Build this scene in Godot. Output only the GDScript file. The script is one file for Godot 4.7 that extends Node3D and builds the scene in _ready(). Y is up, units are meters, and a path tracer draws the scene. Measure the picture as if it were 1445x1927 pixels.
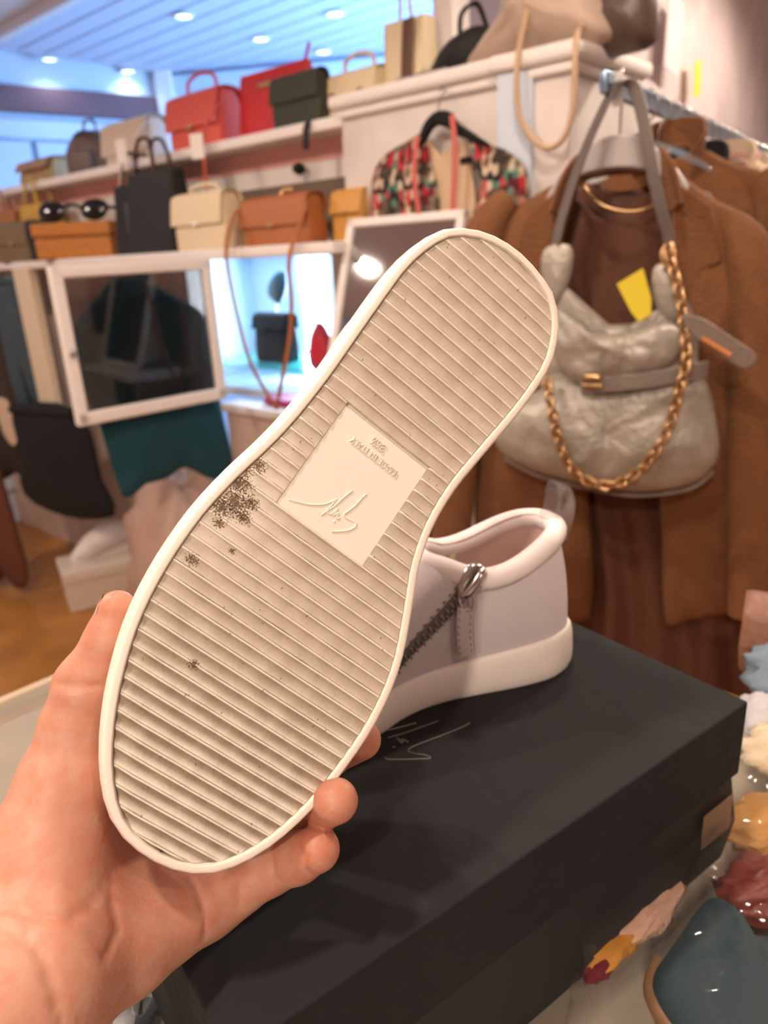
extends Node3D
# A sneaker held up by its toe in front of a shoe box with its twin, in a small shop full of bags and coats.

var rng := RandomNumberGenerator.new()
var used := {}
var M := {}
var wall_basis := Basis(Vector3(0.7361, 0, 0.6769), Vector3.UP, Vector3(-0.6769, 0, 0.7361))   # the shelf wall: x along it to the right, z out into the shop
var wall_origin := Vector3(0, 0, -2.1)
var coat_basis := Basis(Vector3.UP, deg_to_rad(-25))
var coat_origin := Vector3(0.43, 1.74, -1.38)
var rail_dir := Vector3(0.571, 0, -0.821)


# ---------------------------------------------------------------- mesh building
class MB:
	var v := PackedVector3Array()
	var uv := PackedVector2Array()
	var ix := PackedInt32Array()
	var t := Transform3D.IDENTITY
	var col := PackedColorArray()

	func pt(p: Vector3, u := Vector2.ZERO) -> int:
		v.append(t * p)
		uv.append(u)
		return v.size() - 1

	func tri(a: int, b: int, c: int) -> void:
		ix.append(a); ix.append(b); ix.append(c)

	func turn_out(i0: int, inward := false) -> void:   # front faces run clockwise seen from outside
		var m := Vector3.ZERO
		var n := 0
		for i in range(i0, ix.size()):
			m += v[ix[i]]; n += 1
		if n == 0: return
		m /= n
		var vol := 0.0
		for i in range(i0, ix.size(), 3):
			vol += (v[ix[i]] - m).dot((v[ix[i + 1]] - m).cross(v[ix[i + 2]] - m))
		if (vol > 0.0) != inward:
			for i in range(i0, ix.size(), 3):
				var k := ix[i + 1]
				ix[i + 1] = ix[i + 2]
				ix[i + 2] = k

	func loft(rings: Array, wrap := true, cap0 := true, cap1 := true, inward := false) -> void:
		var i0 := ix.size()
		var b := v.size()
		var n: int = rings[0].size()
		for r in rings.size():
			for k in n:
				pt(rings[r][k], Vector2(float(k) / n, float(r) / maxf(1.0, rings.size() - 1)))
		for r in rings.size() - 1:
			for k in (n if wrap else n - 1):
				var k2 := (k + 1) % n
				var a := b + r * n + k
				var c := b + r * n + k2
				tri(a, c, c + n); tri(a, c + n, a + n)
		for e in 2:
			if (cap0 if e == 0 else cap1) and wrap:
				var r: int = 0 if e == 0 else rings.size() - 1
				var m := Vector3.ZERO
				for p in rings[r]: m += p
				var ci := pt(m / n)
				var b2 := v.size()
				for p in rings[r]: pt(p)
				for k in n:
					if e == 0: tri(ci, b2 + (k + 1) % n, b2 + k)
					else: tri(ci, b2 + k, b2 + (k + 1) % n)
		turn_out(i0, inward)

	func box(c: Vector3, s: Vector3, r := 0.0, bas := Basis.IDENTITY) -> void:
		var h := s * 0.5
		if r <= 0.0:
			var i0 := ix.size()
			for ax in 3:
				for sg in [-1.0, 1.0]:
					var q := []
					for k in 4:
						var p := Vector3.ZERO
						p[ax] = sg * h[ax]
						p[(ax + 1) % 3] = (-1.0 if k == 0 or k == 3 else 1.0) * h[(ax + 1) % 3]
						p[(ax + 2) % 3] = (-1.0 if k < 2 else 1.0) * h[(ax + 2) % 3]
						q.append(pt(c + bas * p))
					if sg > 0: tri(q[0], q[2], q[1]); tri(q[0], q[3], q[2])
					else: tri(q[0], q[1], q[2]); tri(q[0], q[2], q[3])
			return
		r = minf(r, minf(h.x, minf(h.y, h.z)) * 0.95)
		var rings := []
		for lv in [[-h.y, r], [-h.y + r * 0.3, r * 0.3], [-h.y + r, 0.0], [h.y - r, 0.0], [h.y - r * 0.3, r * 0.3], [h.y, r]]:
			var ring := PackedVector3Array()
			for q in 4:
				var cx: float = (h.x - r) * (1 if q == 0 or q == 3 else -1)
				var cz: float = (h.z - r) * (1 if q < 2 else -1)
				for k in 3:
					var an := PI / 2 * q + PI / 4 * k
					ring.append(c + bas * Vector3(cx + (r - lv[1]) * cos(an), lv[0], cz + (r - lv[1]) * sin(an)))
			rings.append(ring)
		loft(rings)

	func tube(path: Array, rad, sides := 8, closed := false, flat := 1.0) -> void:
		var n := path.size()
		var rings := []
		var up := Vector3.ZERO
		for i in n:
			var a: Vector3 = path[(i - 1 + n) % n] if closed or i > 0 else path[0]
			var b: Vector3 = path[(i + 1) % n] if closed or i < n - 1 else path[n - 1]
			var d := (b - a).normalized()
			if up == Vector3.ZERO:
				up = d.cross(Vector3.RIGHT if absf(d.x) < 0.8 else Vector3.UP).normalized()
			up = (up - d * up.dot(d)).normalized()
			var sd := d.cross(up)
			var r: float = rad[i] if rad is Array or rad is PackedFloat32Array else rad
			var ring := PackedVector3Array()
			for k in sides:
				var an := TAU * k / sides
				ring.append(path[i] + (up * cos(an) * flat + sd * sin(an)) * r)
			rings.append(ring)
		if closed:
			rings.append(rings[0])
			loft(rings, true, false, false)
		else:
			loft(rings)

	func strap(path: Array, w: float, th: float, wide) -> void:   # a flat band; wide = the direction of its width (one, or one per point)
		var rings := []
		var n := path.size()
		for i in n:
			var d: Vector3 = (path[mini(i + 1, n - 1)] - path[maxi(i - 1, 0)]).normalized()
			var s: Vector3 = wide[i] if wide is Array else wide
			s = (s - d * s.dot(d)).normalized()
			var u := d.cross(s)
			var ring := PackedVector3Array()
			for q in [[-1, -0.5], [-0.9, -1], [0.9, -1], [1, -0.5], [1, 0.5], [0.9, 1], [-0.9, 1], [-1, 0.5]]:
				ring.append(path[i] + s * (w * 0.5 * q[0]) + u * (th * 0.5 * q[1]))
			rings.append(ring)
		loft(rings)

	func lathe(prof: Array, n := 20, ax := Basis.IDENTITY, c := Vector3.ZERO) -> void:   # prof: (radius, height)
		var rings := []
		for p in prof:
			var ring := PackedVector3Array()
			for k in n:
				var an := TAU * k / n
				ring.append(c + ax * Vector3(p[0] * cos(an), p[1], p[0] * sin(an)))
			rings.append(ring)
		loft(rings)

	func pillow(outline: Array, zf: float, zb: float, amp := 0.0, sd := 0, steps := 6, power := 0.5) -> void:   # a puffed body from an outline in x, y
		var ns := FastNoiseLite.new()
		ns.seed = sd
		ns.frequency = 9.0
		var c := Vector2.ZERO
		for p in outline: c += p
		c /= outline.size()
		var rings := []
		for side in [1.0, -1.0]:
			for j in range(steps + 1):
				var f := float(j) / steps
				if side < 0 and j == steps: continue
				var q := f if side > 0 else 1.0 - f
				if side < 0: q = float(steps - j - 1) / steps
				var sh := sin(q * PI / 2) if true else q
				var ring := PackedVector3Array()
				for p in outline:
					var xy: Vector2 = c + (p - c) * maxf(sh, 0.02)
					var z := (zf if side > 0 else zb) * pow(maxf(0.0, 1.0 - sh * sh), power)
					z += amp * ns.get_noise_3d(xy.x * 1.5 + sd, xy.y * 1.1, side * 3.0) * (1.0 - 0.6 * sh) * side
					ring.append(Vector3(xy.x, xy.y, z * side))
				rings.append(ring)
		loft(rings)

	func extrude(outline: Array, z0: float, z1: float, bev := 0.0) -> void:   # a slab from an outline in x, y
		var poly := PackedVector2Array()
		for p in outline: poly.append(p)
		var i0 := ix.size()
		var n := poly.size()
		var cw := Geometry2D.is_polygon_clockwise(poly)
		var ins := []
		for i in n:
			var d1 := (poly[i] - poly[(i - 1 + n) % n]).normalized()
			var d2 := (poly[(i + 1) % n] - poly[i]).normalized()
			var nn := (d1.orthogonal() + d2.orthogonal()).normalized()
			if not cw: nn = -nn
			ins.append(poly[i] + nn * bev * (-1.0 if false else 1.0))
		var tr := Geometry2D.triangulate_polygon(poly)
		var lv := [[ins, z0], [poly, z0 + bev * signf(z1 - z0)], [poly, z1 - bev * signf(z1 - z0)], [ins, z1]] if bev > 0.0 else [[poly, z0], [poly, z1]]
		var b := v.size()
		for l in lv:
			for p in l[0]: pt(Vector3(p.x, p.y, l[1]))
		for r in lv.size() - 1:
			for k in n:
				var a := b + r * n + k
				var c := b + r * n + (k + 1) % n
				tri(a, c, c + n); tri(a, c + n, a + n)
		for e in 2:
			var b2 := v.size()
			var l = lv[0] if e == 0 else lv[lv.size() - 1]
			for p in l[0]: pt(Vector3(p.x, p.y, l[1]))
			var flip := (e == 0)
			for i in range(0, tr.size(), 3):
				if flip: tri(b2 + tr[i], b2 + tr[i + 1], b2 + tr[i + 2])
				else: tri(b2 + tr[i], b2 + tr[i + 2], b2 + tr[i + 1])
		# the caps and the sides are turned together, so make the sides agree with the caps first
		var side_n := Vector3.ZERO
		var ta := v[b]; var tb := v[b + 1]; var tc := v[b + n + 1]
		side_n = (tb - ta).cross(tc - ta)
		var outward2 := Vector2(poly[1] - poly[0]).orthogonal() * (1.0 if not cw else -1.0)
		var mid := t.basis * Vector3(outward2.x, outward2.y, 0)
		var capn := Vector3.ZERO
		if tr.size() >= 3:
			var k0 := v.size() - n
			capn = (v[ix[ix.size() - 2]] - v[ix[ix.size() - 3]]).cross(v[ix[ix.size() - 1]] - v[ix[ix.size() - 3]])
			var zdir := t.basis * Vector3(0, 0, signf(z1 - z0))
			var cap_out := capn.dot(zdir) > 0.0
			var side_out := side_n.dot(-mid) > 0.0
			if cap_out != side_out:
				var last := ix.size() - 2 * tr.size()
				for i in range(i0, last, 3):
					var kk := ix[i + 1]
					ix[i + 1] = ix[i + 2]
					ix[i + 2] = kk
		turn_out(i0)

	func mesh() -> ArrayMesh:
		var nn := PackedVector3Array()
		nn.resize(v.size())
		for i in range(0, ix.size(), 3):
			var a := ix[i]; var b := ix[i + 1]; var c := ix[i + 2]
			var f := (v[c] - v[a]).cross(v[b] - v[a])
			nn[a] += f; nn[b] += f; nn[c] += f
		for i in nn.size():
			nn[i] = nn[i].normalized() if nn[i].length_squared() > 1e-24 else Vector3.UP
		var ar := []
		ar.resize(Mesh.ARRAY_MAX)
		ar[Mesh.ARRAY_VERTEX] = v
		ar[Mesh.ARRAY_NORMAL] = nn
		ar[Mesh.ARRAY_TEX_UV] = uv
		ar[Mesh.ARRAY_INDEX] = ix
		if col.size() == v.size(): ar[Mesh.ARRAY_COLOR] = col
		var am := ArrayMesh.new()
		am.add_surface_from_arrays(Mesh.PRIMITIVE_TRIANGLES, ar)
		return am


# ---------------------------------------------------------------- objects
func numbered(called: String) -> String:
	used[called] = used.get(called, -1) + 1
	return called if used[called] == 0 else "%s_%03d" % [called, used[called]]


func tag(o: Node, label: String, category: String, group := "") -> void:
	o.set_meta("label", label)
	o.set_meta("category", category)
	if group: o.set_meta("group", group)


func thing(called: String, label: String, category: String, at := Transform3D.IDENTITY, group := "") -> Node3D:
	var o := Node3D.new()
	o.name = numbered(called)
	add_child(o)
	o.transform = at
	tag(o, label, category, group)
	return o


func part(called: String, mb, m: Material, parent: Node, at := Transform3D.IDENTITY) -> MeshInstance3D:
	var o := MeshInstance3D.new()
	o.name = called
	o.mesh = mb.mesh() if mb is MB else mb
	if o.mesh is PrimitiveMesh: o.mesh.material = m
	else: o.mesh.surface_set_material(0, m)
	o.transform = at
	parent.add_child(o, true)
	return o


func struct(called: String, mb: MB, m: Material, at := Transform3D.IDENTITY) -> MeshInstance3D:
	var o := part(called, mb, m, self, at)
	o.set_meta("kind", "structure")
	return o


func lone(called: String, label: String, category: String, mb: MB, m: Material, at := Transform3D.IDENTITY, group := "") -> MeshInstance3D:
	var o := part(numbered(called), mb, m, self, at)
	tag(o, label, category, group)
	return o


func wt(x: float, y: float, z: float, turn := 0.0) -> Transform3D:   # a place on the shelf wall
	return Transform3D(wall_basis * Basis(Vector3.UP, deg_to_rad(turn)), wall_origin + wall_basis * Vector3(x, y, z))


func boxm(s: Vector3, c := Vector3.ZERO, r := 0.0) -> MB:
	var b := MB.new()
	b.box(c, s, r)
	return b


func curve(p: Array, sub: int, closed := false) -> Array:   # Catmull-Rom through 2D or 3D points
	var n := p.size()
	var out := []
	for i in (n if closed else n - 1):
		var a = p[(i - 1 + n) % n] if closed else p[maxi(i - 1, 0)]
		var b = p[i]
		var c = p[(i + 1) % n]
		var d = p[(i + 2) % n] if closed else p[mini(i + 2, n - 1)]
		for k in sub:
			var f := float(k) / sub
			out.append(((b * 2.0) + (c - a) * f + (a * 2.0 - b * 5.0 + c * 4.0 - d) * f * f + (b * 3.0 - a - c * 3.0 + d) * f * f * f) * 0.5)
	if not closed: out.append(p[n - 1])
	return out


func v2(a: Array) -> Array:
	var o := []
	for i in range(0, a.size(), 2): o.append(Vector2(a[i], a[i + 1]))
	return o


func v3(a: Array) -> Array:
	var o := []
	for i in range(0, a.size(), 3): o.append(Vector3(a[i], a[i + 1], a[i + 2]))
	return o


# ---------------------------------------------------------------- materials
func noise_tex(sd: int, freq: float, normal := false, bump := 4.0, octaves := 4, type := FastNoiseLite.TYPE_SIMPLEX_SMOOTH, size := 256) -> NoiseTexture2D:
	var n := FastNoiseLite.new()
	n.seed = sd
	n.frequency = freq
	n.noise_type = type
	n.fractal_octaves = octaves
	var t := NoiseTexture2D.new()
	t.width = size; t.height = size
	t.seamless = true
	t.noise = n
	t.as_normal_map = normal
	t.bump_strength = bump
	return t


func mat(c: Color, rough := 0.7, metal := 0.0, bump: Texture2D = null, scale := 1.0, strength := 0.6) -> StandardMaterial3D:
	var m := StandardMaterial3D.new()
	m.albedo_color = c
	m.roughness = rough
	m.metallic = metal
	if bump:
		m.normal_enabled = true
		m.normal_texture = bump
		m.normal_scale = strength
		m.uv1_triplanar = true
		m.uv1_scale = Vector3.ONE * scale
	return m


func toned(m: StandardMaterial3D, tex: Texture2D, scale: float) -> StandardMaterial3D:   # a grey-toned texture multiplies the colour
	m.albedo_texture = tex
	m.uv1_triplanar = true
	m.uv1_scale = Vector3.ONE * scale
	return m


func ramp(tex: NoiseTexture2D, stops: Array) -> NoiseTexture2D:
	var g := Gradient.new()
	var off := PackedFloat32Array()
	var col := PackedColorArray()
	for s in stops:
		off.append(s[0]); col.append(s[1])
	g.offsets = off; g.colors = col
	tex.color_ramp = g
	return tex


func rgb(r: int, g: int, b: int) -> Color:
	return Color8(r, g, b)


func clear(c: Color, alpha: float, rough := 0.05) -> StandardMaterial3D:
	var m := mat(Color(c.r, c.g, c.b, alpha), rough)
	m.transparency = BaseMaterial3D.TRANSPARENCY_ALPHA
	return m


func glow(c: Color, e: float) -> StandardMaterial3D:
	var m := mat(Color(0.9, 0.9, 0.9), 0.5)
	m.emission_enabled = true
	m.emission = c
	m.emission_energy_multiplier = e
	return m


func make_materials() -> void:
	var grain := noise_tex(3, 0.06, true, 3.0)
	var weave := noise_tex(5, 0.12, true, 5.0, 3)
	var hide := noise_tex(9, 0.05, true, 4.0, 3, FastNoiseLite.TYPE_CELLULAR)
	var mottled := ramp(noise_tex(11, 0.018, false, 1.0, 5), [[0.0, Color(0.88, 0.88, 0.88)], [1.0, Color(1, 1, 1)]])
	M.mottled = mottled
	M.grain = grain; M.weave = weave; M.hide = hide
	M.white = mat(rgb(236, 228, 222), 0.55)
	M.wall = toned(mat(rgb(232, 222, 216), 0.85), mottled, 0.7)
	M.wallpink = toned(mat(rgb(226, 210, 210), 0.85), mottled, 0.6)
	M.pink = mat(rgb(240, 180, 170), 0.85)
	M.taupe_board = mat(rgb(116, 96, 82), 0.8)
	M.panel = toned(mat(rgb(214, 190, 172), 0.7), mottled, 0.8)
	M.ceiling = mat(rgb(226, 206, 190), 0.9)
	M.plank = mat(rgb(205, 212, 226), 0.6)
	M.cool = mat(rgb(205, 216, 230), 0.8)
	M.beam = mat(rgb(120, 84, 86), 0.7)
	M.floor = toned(mat(rgb(206, 140, 66), 0.35), ramp(noise_tex(21, 0.02, false, 1.0, 4), [[0.0, Color(0.75, 0.75, 0.75)], [1.0, Color(1, 1, 1)]]), 0.5)
	M.cream = mat(rgb(240, 231, 219), 0.62, 0.0, grain, 60.0, 0.25)
	M.rubber = mat(rgb(238, 230, 222), 0.5, 0.0, grain, 25.0, 0.12)
	M.suede = mat(rgb(210, 201, 203), 0.95, 0.0, weave, 30.0, 0.9)
	M.suede.rim_enabled = true; M.suede.rim = 0.5; M.suede.rim_tint = 0.5
	M.padding = mat(rgb(236, 226, 224), 0.55, 0.0, grain, 30.0, 0.2)
	M.lining = mat(rgb(206, 178, 168), 0.85, 0.0, weave, 40.0, 0.4)
	M.patch = mat(rgb(226, 214, 178), 0.8, 0.0, weave, 40.0, 0.4)
	M.chrome = mat(rgb(196, 190, 186), 0.22, 1.0)
	M.gunmetal = mat(rgb(168, 163, 160), 0.35, 0.6)
	M.gold = mat(rgb(198, 162, 118), 0.32, 1.0)
	M.clearplastic = clear(rgb(120, 116, 112), 0.16, 0.06)
	M.film = clear(rgb(200, 200, 200), 0.015, 0.06)
	M.film.metallic_specular = 0.25
	M.box = toned(mat(rgb(42, 42, 44), 0.78, 0.0, grain, 40.0, 0.25), ramp(noise_tex(31, 0.01, false, 1.0, 5), [[0.0, Color(0.88, 0.88, 0.88)], [1.0, Color(1, 1, 1)]]), 3.0)
	M.box.metallic_specular = 0.3
	M.boxbase = mat(rgb(24, 24, 26), 0.75, 0.0, grain, 40.0, 0.25)
	M.ink = mat(rgb(128, 122, 118), 0.45, 0.4)
	M.black = mat(rgb(28, 27, 28), 0.72, 0.0, hide, 10.0, 0.5)
	M.blackcloth = mat(rgb(22, 22, 24), 0.95, 0.0, weave, 20.0, 0.5)
	M.camel = toned(mat(rgb(124, 80, 47), 0.95, 0.0, weave, 14.0, 0.5), mottled, 4.0)
	M.camel.rim_enabled = true; M.camel.rim = 0.3; M.camel.rim_tint = 0.8
	M.coatlining = mat(rgb(98, 58, 40), 0.6, 0.0, weave, 14.0, 0.2)
	M.darkbrown = mat(rgb(92, 54, 36), 0.8, 0.0, weave, 12.0, 0.4)
	M.silver_leather = toned(mat(rgb(176, 168, 156), 0.42, 0.25, hide, 7.0, 0.6), mottled, 5.0)
	M.grey_leather = mat(rgb(132, 120, 112), 0.5, 0.0, hide, 8.0, 0.5)
	M.taupe_leather = mat(rgb(120, 104, 94), 0.5, 0.0, hide, 8.0, 0.5)
	M.yellow = toned(mat(rgb(226, 202, 50), 0.7), ramp(noise_tex(41, 0.09, false, 1.0, 1, FastNoiseLite.TYPE_CELLULAR), [[0.0, Color(0.8, 0.78, 0.6)], [0.35, Color(1, 1, 1)]]), 18.0)
	M.skin = toned(mat(rgb(198, 154, 133), 0.5, 0.0, noise_tex(51, 0.07, true, 4.0, 3, FastNoiseLite.TYPE_CELLULAR), 45.0, 0.22), ramp(noise_tex(52, 0.02, false, 1.0, 3), [[0.25, Color(1.0, 0.90, 0.86)], [0.75, Color(1, 1, 1)]]), 22.0)
	M.skin.subsurf_scatter_enabled = true
	M.skin.subsurf_scatter_strength = 0.12
	M.skin.vertex_color_use_as_albedo = true
	M.nail = mat(rgb(226, 170, 146), 0.25)
	M.glass = clear(rgb(215, 225, 215), 0.10, 0.03)
	M.brass = mat(rgb(196, 158, 110), 0.35, 0.8)
	M.deck = toned(mat(rgb(160, 136, 112), 0.7), mottled, 3.0)
	M.teal = mat(rgb(18, 70, 82), 0.9, 0.0, weave, 14.0, 0.4)
	M.tealdark = mat(rgb(14, 44, 52), 0.7, 0.0, hide, 12.0, 0.4)


func cloth(c: Color) -> StandardMaterial3D:
	return mat(c, 0.92, 0.0, M.weave, 14.0, 0.5)


func leather(c: Color, rough := 0.5) -> StandardMaterial3D:
	return mat(c, rough, 0.0, M.hide, 9.0, 0.5)


# ---------------------------------------------------------------- scene
func _ready() -> void:
	rng.seed = 7
	set_camera_and_light()
	make_materials()
	build_room()
	build_lamps()
	build_counter()
	build_shoe_box()
	build_held_sneaker()
	build_standing_sneaker()
	build_hand()
	build_coat_and_bag()
	build_rail()
	build_shelf_bags()
	build_under_shelf()
	build_counter_things()


func set_camera_and_light() -> void:
	var cam := Camera3D.new()
	cam.name = "camera"
	add_child(cam)
	var f := Vector3(0, -sin(deg_to_rad(19.5)), -cos(deg_to_rad(19.5)))
	var up0 := Vector3.RIGHT.cross(f)
	var r := deg_to_rad(3.0)
	var right := Vector3.RIGHT * cos(r) - up0 * sin(r)
	var up := Vector3.RIGHT * sin(r) + up0 * cos(r)
	cam.transform = Transform3D(Basis(right, up, -f), Vector3(0, 1.5, 0))
	var ca := CameraAttributesPhysical.new()
	ca.frustum_focal_length = 12.0 / (963.5 / 1392.0)
	ca.frustum_near = 0.02
	ca.frustum_far = 60.0
	ca.frustum_focus_distance = 0.298
	ca.exposure_aperture = 6.4
	cam.attributes = ca
	cam.fov = rad_to_deg(2.0 * atan(963.5 / 1392.0))
	cam.current = true
	var we := WorldEnvironment.new()
	we.name = "environment"
	var e := Environment.new()
	e.background_mode = Environment.BG_SKY
	var sky := Sky.new()
	var sm := ProceduralSkyMaterial.new()
	sm.sky_top_color = rgb(150, 185, 235)
	sm.sky_horizon_color = rgb(215, 228, 245)
	sm.ground_bottom_color = rgb(120, 120, 120)
	sm.ground_horizon_color = rgb(200, 205, 210)
	sky.sky_material = sm
	e.sky = sky
	e.tonemap_mode = Environment.TONE_MAPPER_LINEAR
	e.tonemap_exposure = 0.8
	e.sdfgi_enabled = true
	e.ssao_enabled = true
	e.ssil_enabled = true
	we.environment = e
	add_child(we)


func lamp(called: String, at: Vector3, aim: Vector3, c: Color, energy: float, angle: float, eye: float, label := "") -> void:
	# a recessed downlight: trim ring, glowing disc, and a spot just below the disc
	var o := thing(called, label, "lamp", Transform3D(Basis.IDENTITY, at))
	var ring := MB.new()
	ring.lathe([[0.036, 0.0], [0.05, 0.0], [0.052, -0.006], [0.046, -0.009], [0.037, -0.006]], 24)
	part("trim_ring", ring, M.white, o)
	var disc := MB.new()
	disc.lathe([[0.001, -0.002], [0.036, -0.002], [0.036, -0.006], [0.001, -0.007]], 20)
	part("lamp_glow", disc, glow(c, eye * 0.25), o)
	var s := SpotLight3D.new()
	s.name = "lamp_light"
	s.light_color = c
	s.light_energy = energy
	s.spot_angle = angle
	s.spot_angle_attenuation = 0.35
	s.spot_range = 12.0
	s.spot_attenuation = 2.0
	s.light_size = 0.05
	s.shadow_enabled = true
	o.add_child(s)
	s.position = Vector3(0, -0.02, 0)
	s.look_at_from_position(at + Vector3(0, -0.02, 0), at + aim, Vector3.FORWARD if absf(aim.normalized().y) > 0.9 else Vector3.UP)


func build_lamps() -> void:
	var warm := Color(1.0, 0.92, 0.845)
	var main := [[-0.40, -0.05, 1.7], [0.75, 0.55, 0.7], [-2.438, -2.021, 2.2], [-1.15, -1.0, 2.2], [1.45, -1.7, 2.2], [-0.55, 1.5, 4.6], [0.2, -0.95, 1.3], [1.95, -2.6, 3.0]]
	var where := ["straight above the raised sneaker", "above the glass counter near the coats", "reflected in the leaning mirror", "above the left part of the shelf wall", "above the hanging camel coat", "behind the photographer", "above the silver grey bag", "farthest along the right wall"]
	for i in main.size():
		lamp("downlight", Vector3(main[i][0], 2.6, main[i][1]), Vector3.DOWN, warm, main[i][2], 82.0, 14.0, "warm round ceiling spotlight " + where[i])
	var cool := Color(0.82, 0.90, 1.0)
	var back := [[-0.819, -4.079], [-0.110, -4.168], [-0.520, -4.537], [-0.209, -4.87], [-1.716, -4.72], [-1.392, -5.08], [0.575, -4.250]]
	var bw := ["above the coral flap bag, nearest", "above the pale buckled bag, upper one", "third from the left over the red tote", "just above the dark green pouch", "leftmost, beside the mauve beam", "beside the corner post", "right of the white column"]
	for i in back.size():
		lamp("downlight", Vector3(back[i][0], 2.585, back[i][1]), Vector3.DOWN, cool, 0.12, 70.0, 16.0, "cool white spotlight in the plank ceiling " + bw[i])


func build_room() -> void:
	var b := MB.new()
	b.box(Vector3(0.5, -0.1, -1.5), Vector3(9, 0.2, 12))
	struct("floor", b, M.floor)
	# the shop's ceiling stops at the shelf wall, the plank ceiling of the next room goes on
	b = MB.new()
	b.box(Vector3(0.6, 2.7, 3.1), Vector3(7.2, 0.2, 6.92))
	struct("ceiling", b, M.ceiling, Transform3D(wall_basis, wall_origin))
	b = MB.new()
	b.box(Vector3(0.6, 2.58, -0.37), Vector3(7.2, 0.05, 0.06), 0.01)
	struct("trim_1", b, M.white, Transform3D(wall_basis, wall_origin))
	b = MB.new()
	b.box(Vector3(0.6, 2.72, -2.4), Vector3(7.2, 0.2, 4.1))
	var cb := struct("ceiling_back", b, M.plank, Transform3D(wall_basis, wall_origin))
	for k in 22:
		var z := -0.5 - k * 0.14
		var p := boxm(Vector3(6.4, 0.02, 0.128), Vector3(0.2, 2.6, z), 0.006)
		part("plank", p, M.plank, cb)
	# outer walls
	for w in [["wall_behind", Vector3(0.5, 1.3, 3.0), Vector3(9, 2.8, 0.2), M.wall], ["wall_left", Vector3(-3.6, 1.3, -0.4), Vector3(0.2, 2.8, 7.0), M.wall], ["wall_far_right", Vector3(3.2, 1.3, -0.8), Vector3(0.2, 2.8, 7.8), M.wall], ["wall_far", Vector3(1.2, 1.3, -6.4), Vector3(9, 2.8, 0.2), M.cool]]:
		b = MB.new()
		b.box(w[1], w[2])
		struct(w[0], b, w[3])
	# the shelf wall
	var W := Transform3D(wall_basis, wall_origin)
	b = MB.new()
	b.box(Vector3(-1.72, 1.66, -0.2), Vector3(3.3, 0.32, 0.2), 0.0)
	struct("wall_shelf_upper", b, M.white, W)
	b = MB.new()
	b.box(Vector3(-1.72, 1.783, -0.098), Vector3(3.3, 0.062, 0.006))
	struct("trim_2", b, M.pink, W)
	b = MB.new()
	b.box(Vector3(-0.42, 1.63, -0.096), Vector3(0.8, 0.14, 0.01))
	struct("trim_3", b, M.taupe_board, W)
	# below the lower shelf: a wall with a niche cut out of it
	for q in [["wall_shelf_left", -2.235, 0.75, 2.27, 1.5], ["wall_shelf_lower", -0.44, 0.5, 0.58, 1.0], ["wall_shelf_middle", 0.04, 0.75, 0.38, 1.5]]:
		b = MB.new()
		b.box(Vector3(q[1], q[2], -0.2 if q[1] < -1.0 else -0.12), Vector3(q[3], q[4], 0.08 if q[1] < -1.0 else 0.24))
		struct(q[0], b, M.panel, W)
	# the niche: back, sides, floor, and a frosted window in its right half
	b = MB.new()
	b.box(Vector3(-0.62, 1.25, -0.62), Vector3(1.36, 0.56, 0.04))
	b.box(Vector3(-1.28, 1.25, -0.42), Vector3(0.04, 0.56, 0.36))
	b.box(Vector3(0.04, 1.25, -0.42), Vector3(0.04, 0.56, 0.36))
	b.box(Vector3(-0.62, 1.005, -0.42), Vector3(1.36, 0.03, 0.4))
	b.box(Vector3(-0.62, 1.515, -0.42), Vector3(1.36, 0.03, 0.4))
	struct("wall_niche", b, M.cool, W)
	b = MB.new()
	b.box(Vector3(-0.44, 1.005, -0.03), Vector3(0.62, 0.03, 0.09), 0.006)
	struct("trim_4", b, M.white, W)
	var wf := MB.new()
	for s in [-1, 1]:
		wf.box(Vector3(s * 0.095, 0, 0), Vector3(0.03, 0.46, 0.03), 0.004)
		wf.box(Vector3(0, s * 0.215, 0), Vector3(0.22, 0.03, 0.03), 0.004)
	wf.box(Vector3(-0.02, 0, 0), Vector3(0.012, 0.42, 0.02), 0.003)
	var win := struct("window_1", wf, M.white, wt(-0.83, 1.29, -0.58))
	part("window_pane", boxm(Vector3(0.17, 0.42, 0.006)), glow(Color(0.8, 0.9, 1.0), 5.0), win)
	var al := AreaLight3D.new()
	al.name = "window_light"
	al.area_size = Vector2(0.16, 0.4)
	al.light_color = Color(0.75, 0.87, 1.0)
	al.light_energy = 2.6
	al.shadow_enabled = true
	add_child(al)
	al.transform = Transform3D(wall_basis * Basis(Vector3.UP, PI), wt(-0.83, 1.29, -0.55).origin)
	# shelves
	b = MB.new()
	b.box(Vector3(-1.72, 1.82, -0.15), Vector3(3.3, 0.03, 0.32), 0.006)
	struct("trim_5", b, M.white, W)
	b = MB.new()
	b.box(Vector3(-1.65, 1.512, 0.0), Vector3(3.3, 0.03, 0.28), 0.006)
	struct("trim_6", b, M.white, W)
	# the taller block at the right end, its moulded ledge, the column on it
	b = MB.new()
	b.box(Vector3(0.25, 0.9, -0.16), Vector3(0.66, 1.84, 0.32), 0.004)
	struct("wall_block", b, M.wall, W)
	b = MB.new()
	b.box(Vector3(0.25, 1.86, -0.16), Vector3(0.71, 0.035, 0.37), 0.012)
	b.box(Vector3(0.25, 1.832, -0.16), Vector3(0.685, 0.022, 0.345), 0.008)
	struct("trim_7", b, M.white, W)
	b = MB.new()
	b.box(Vector3(0.118, 2.24, -0.22), Vector3(0.062, 0.74, 0.08), 0.006)
	struct("trim_8", b, M.white, W)
	# the return of the block, along the clothes rail, then the full-height wall
	var rb := Basis(rail_dir, Vector3.UP, rail_dir.cross(Vector3.UP))
	var ro := wt(0.575, 0, 0.0).origin
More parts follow.
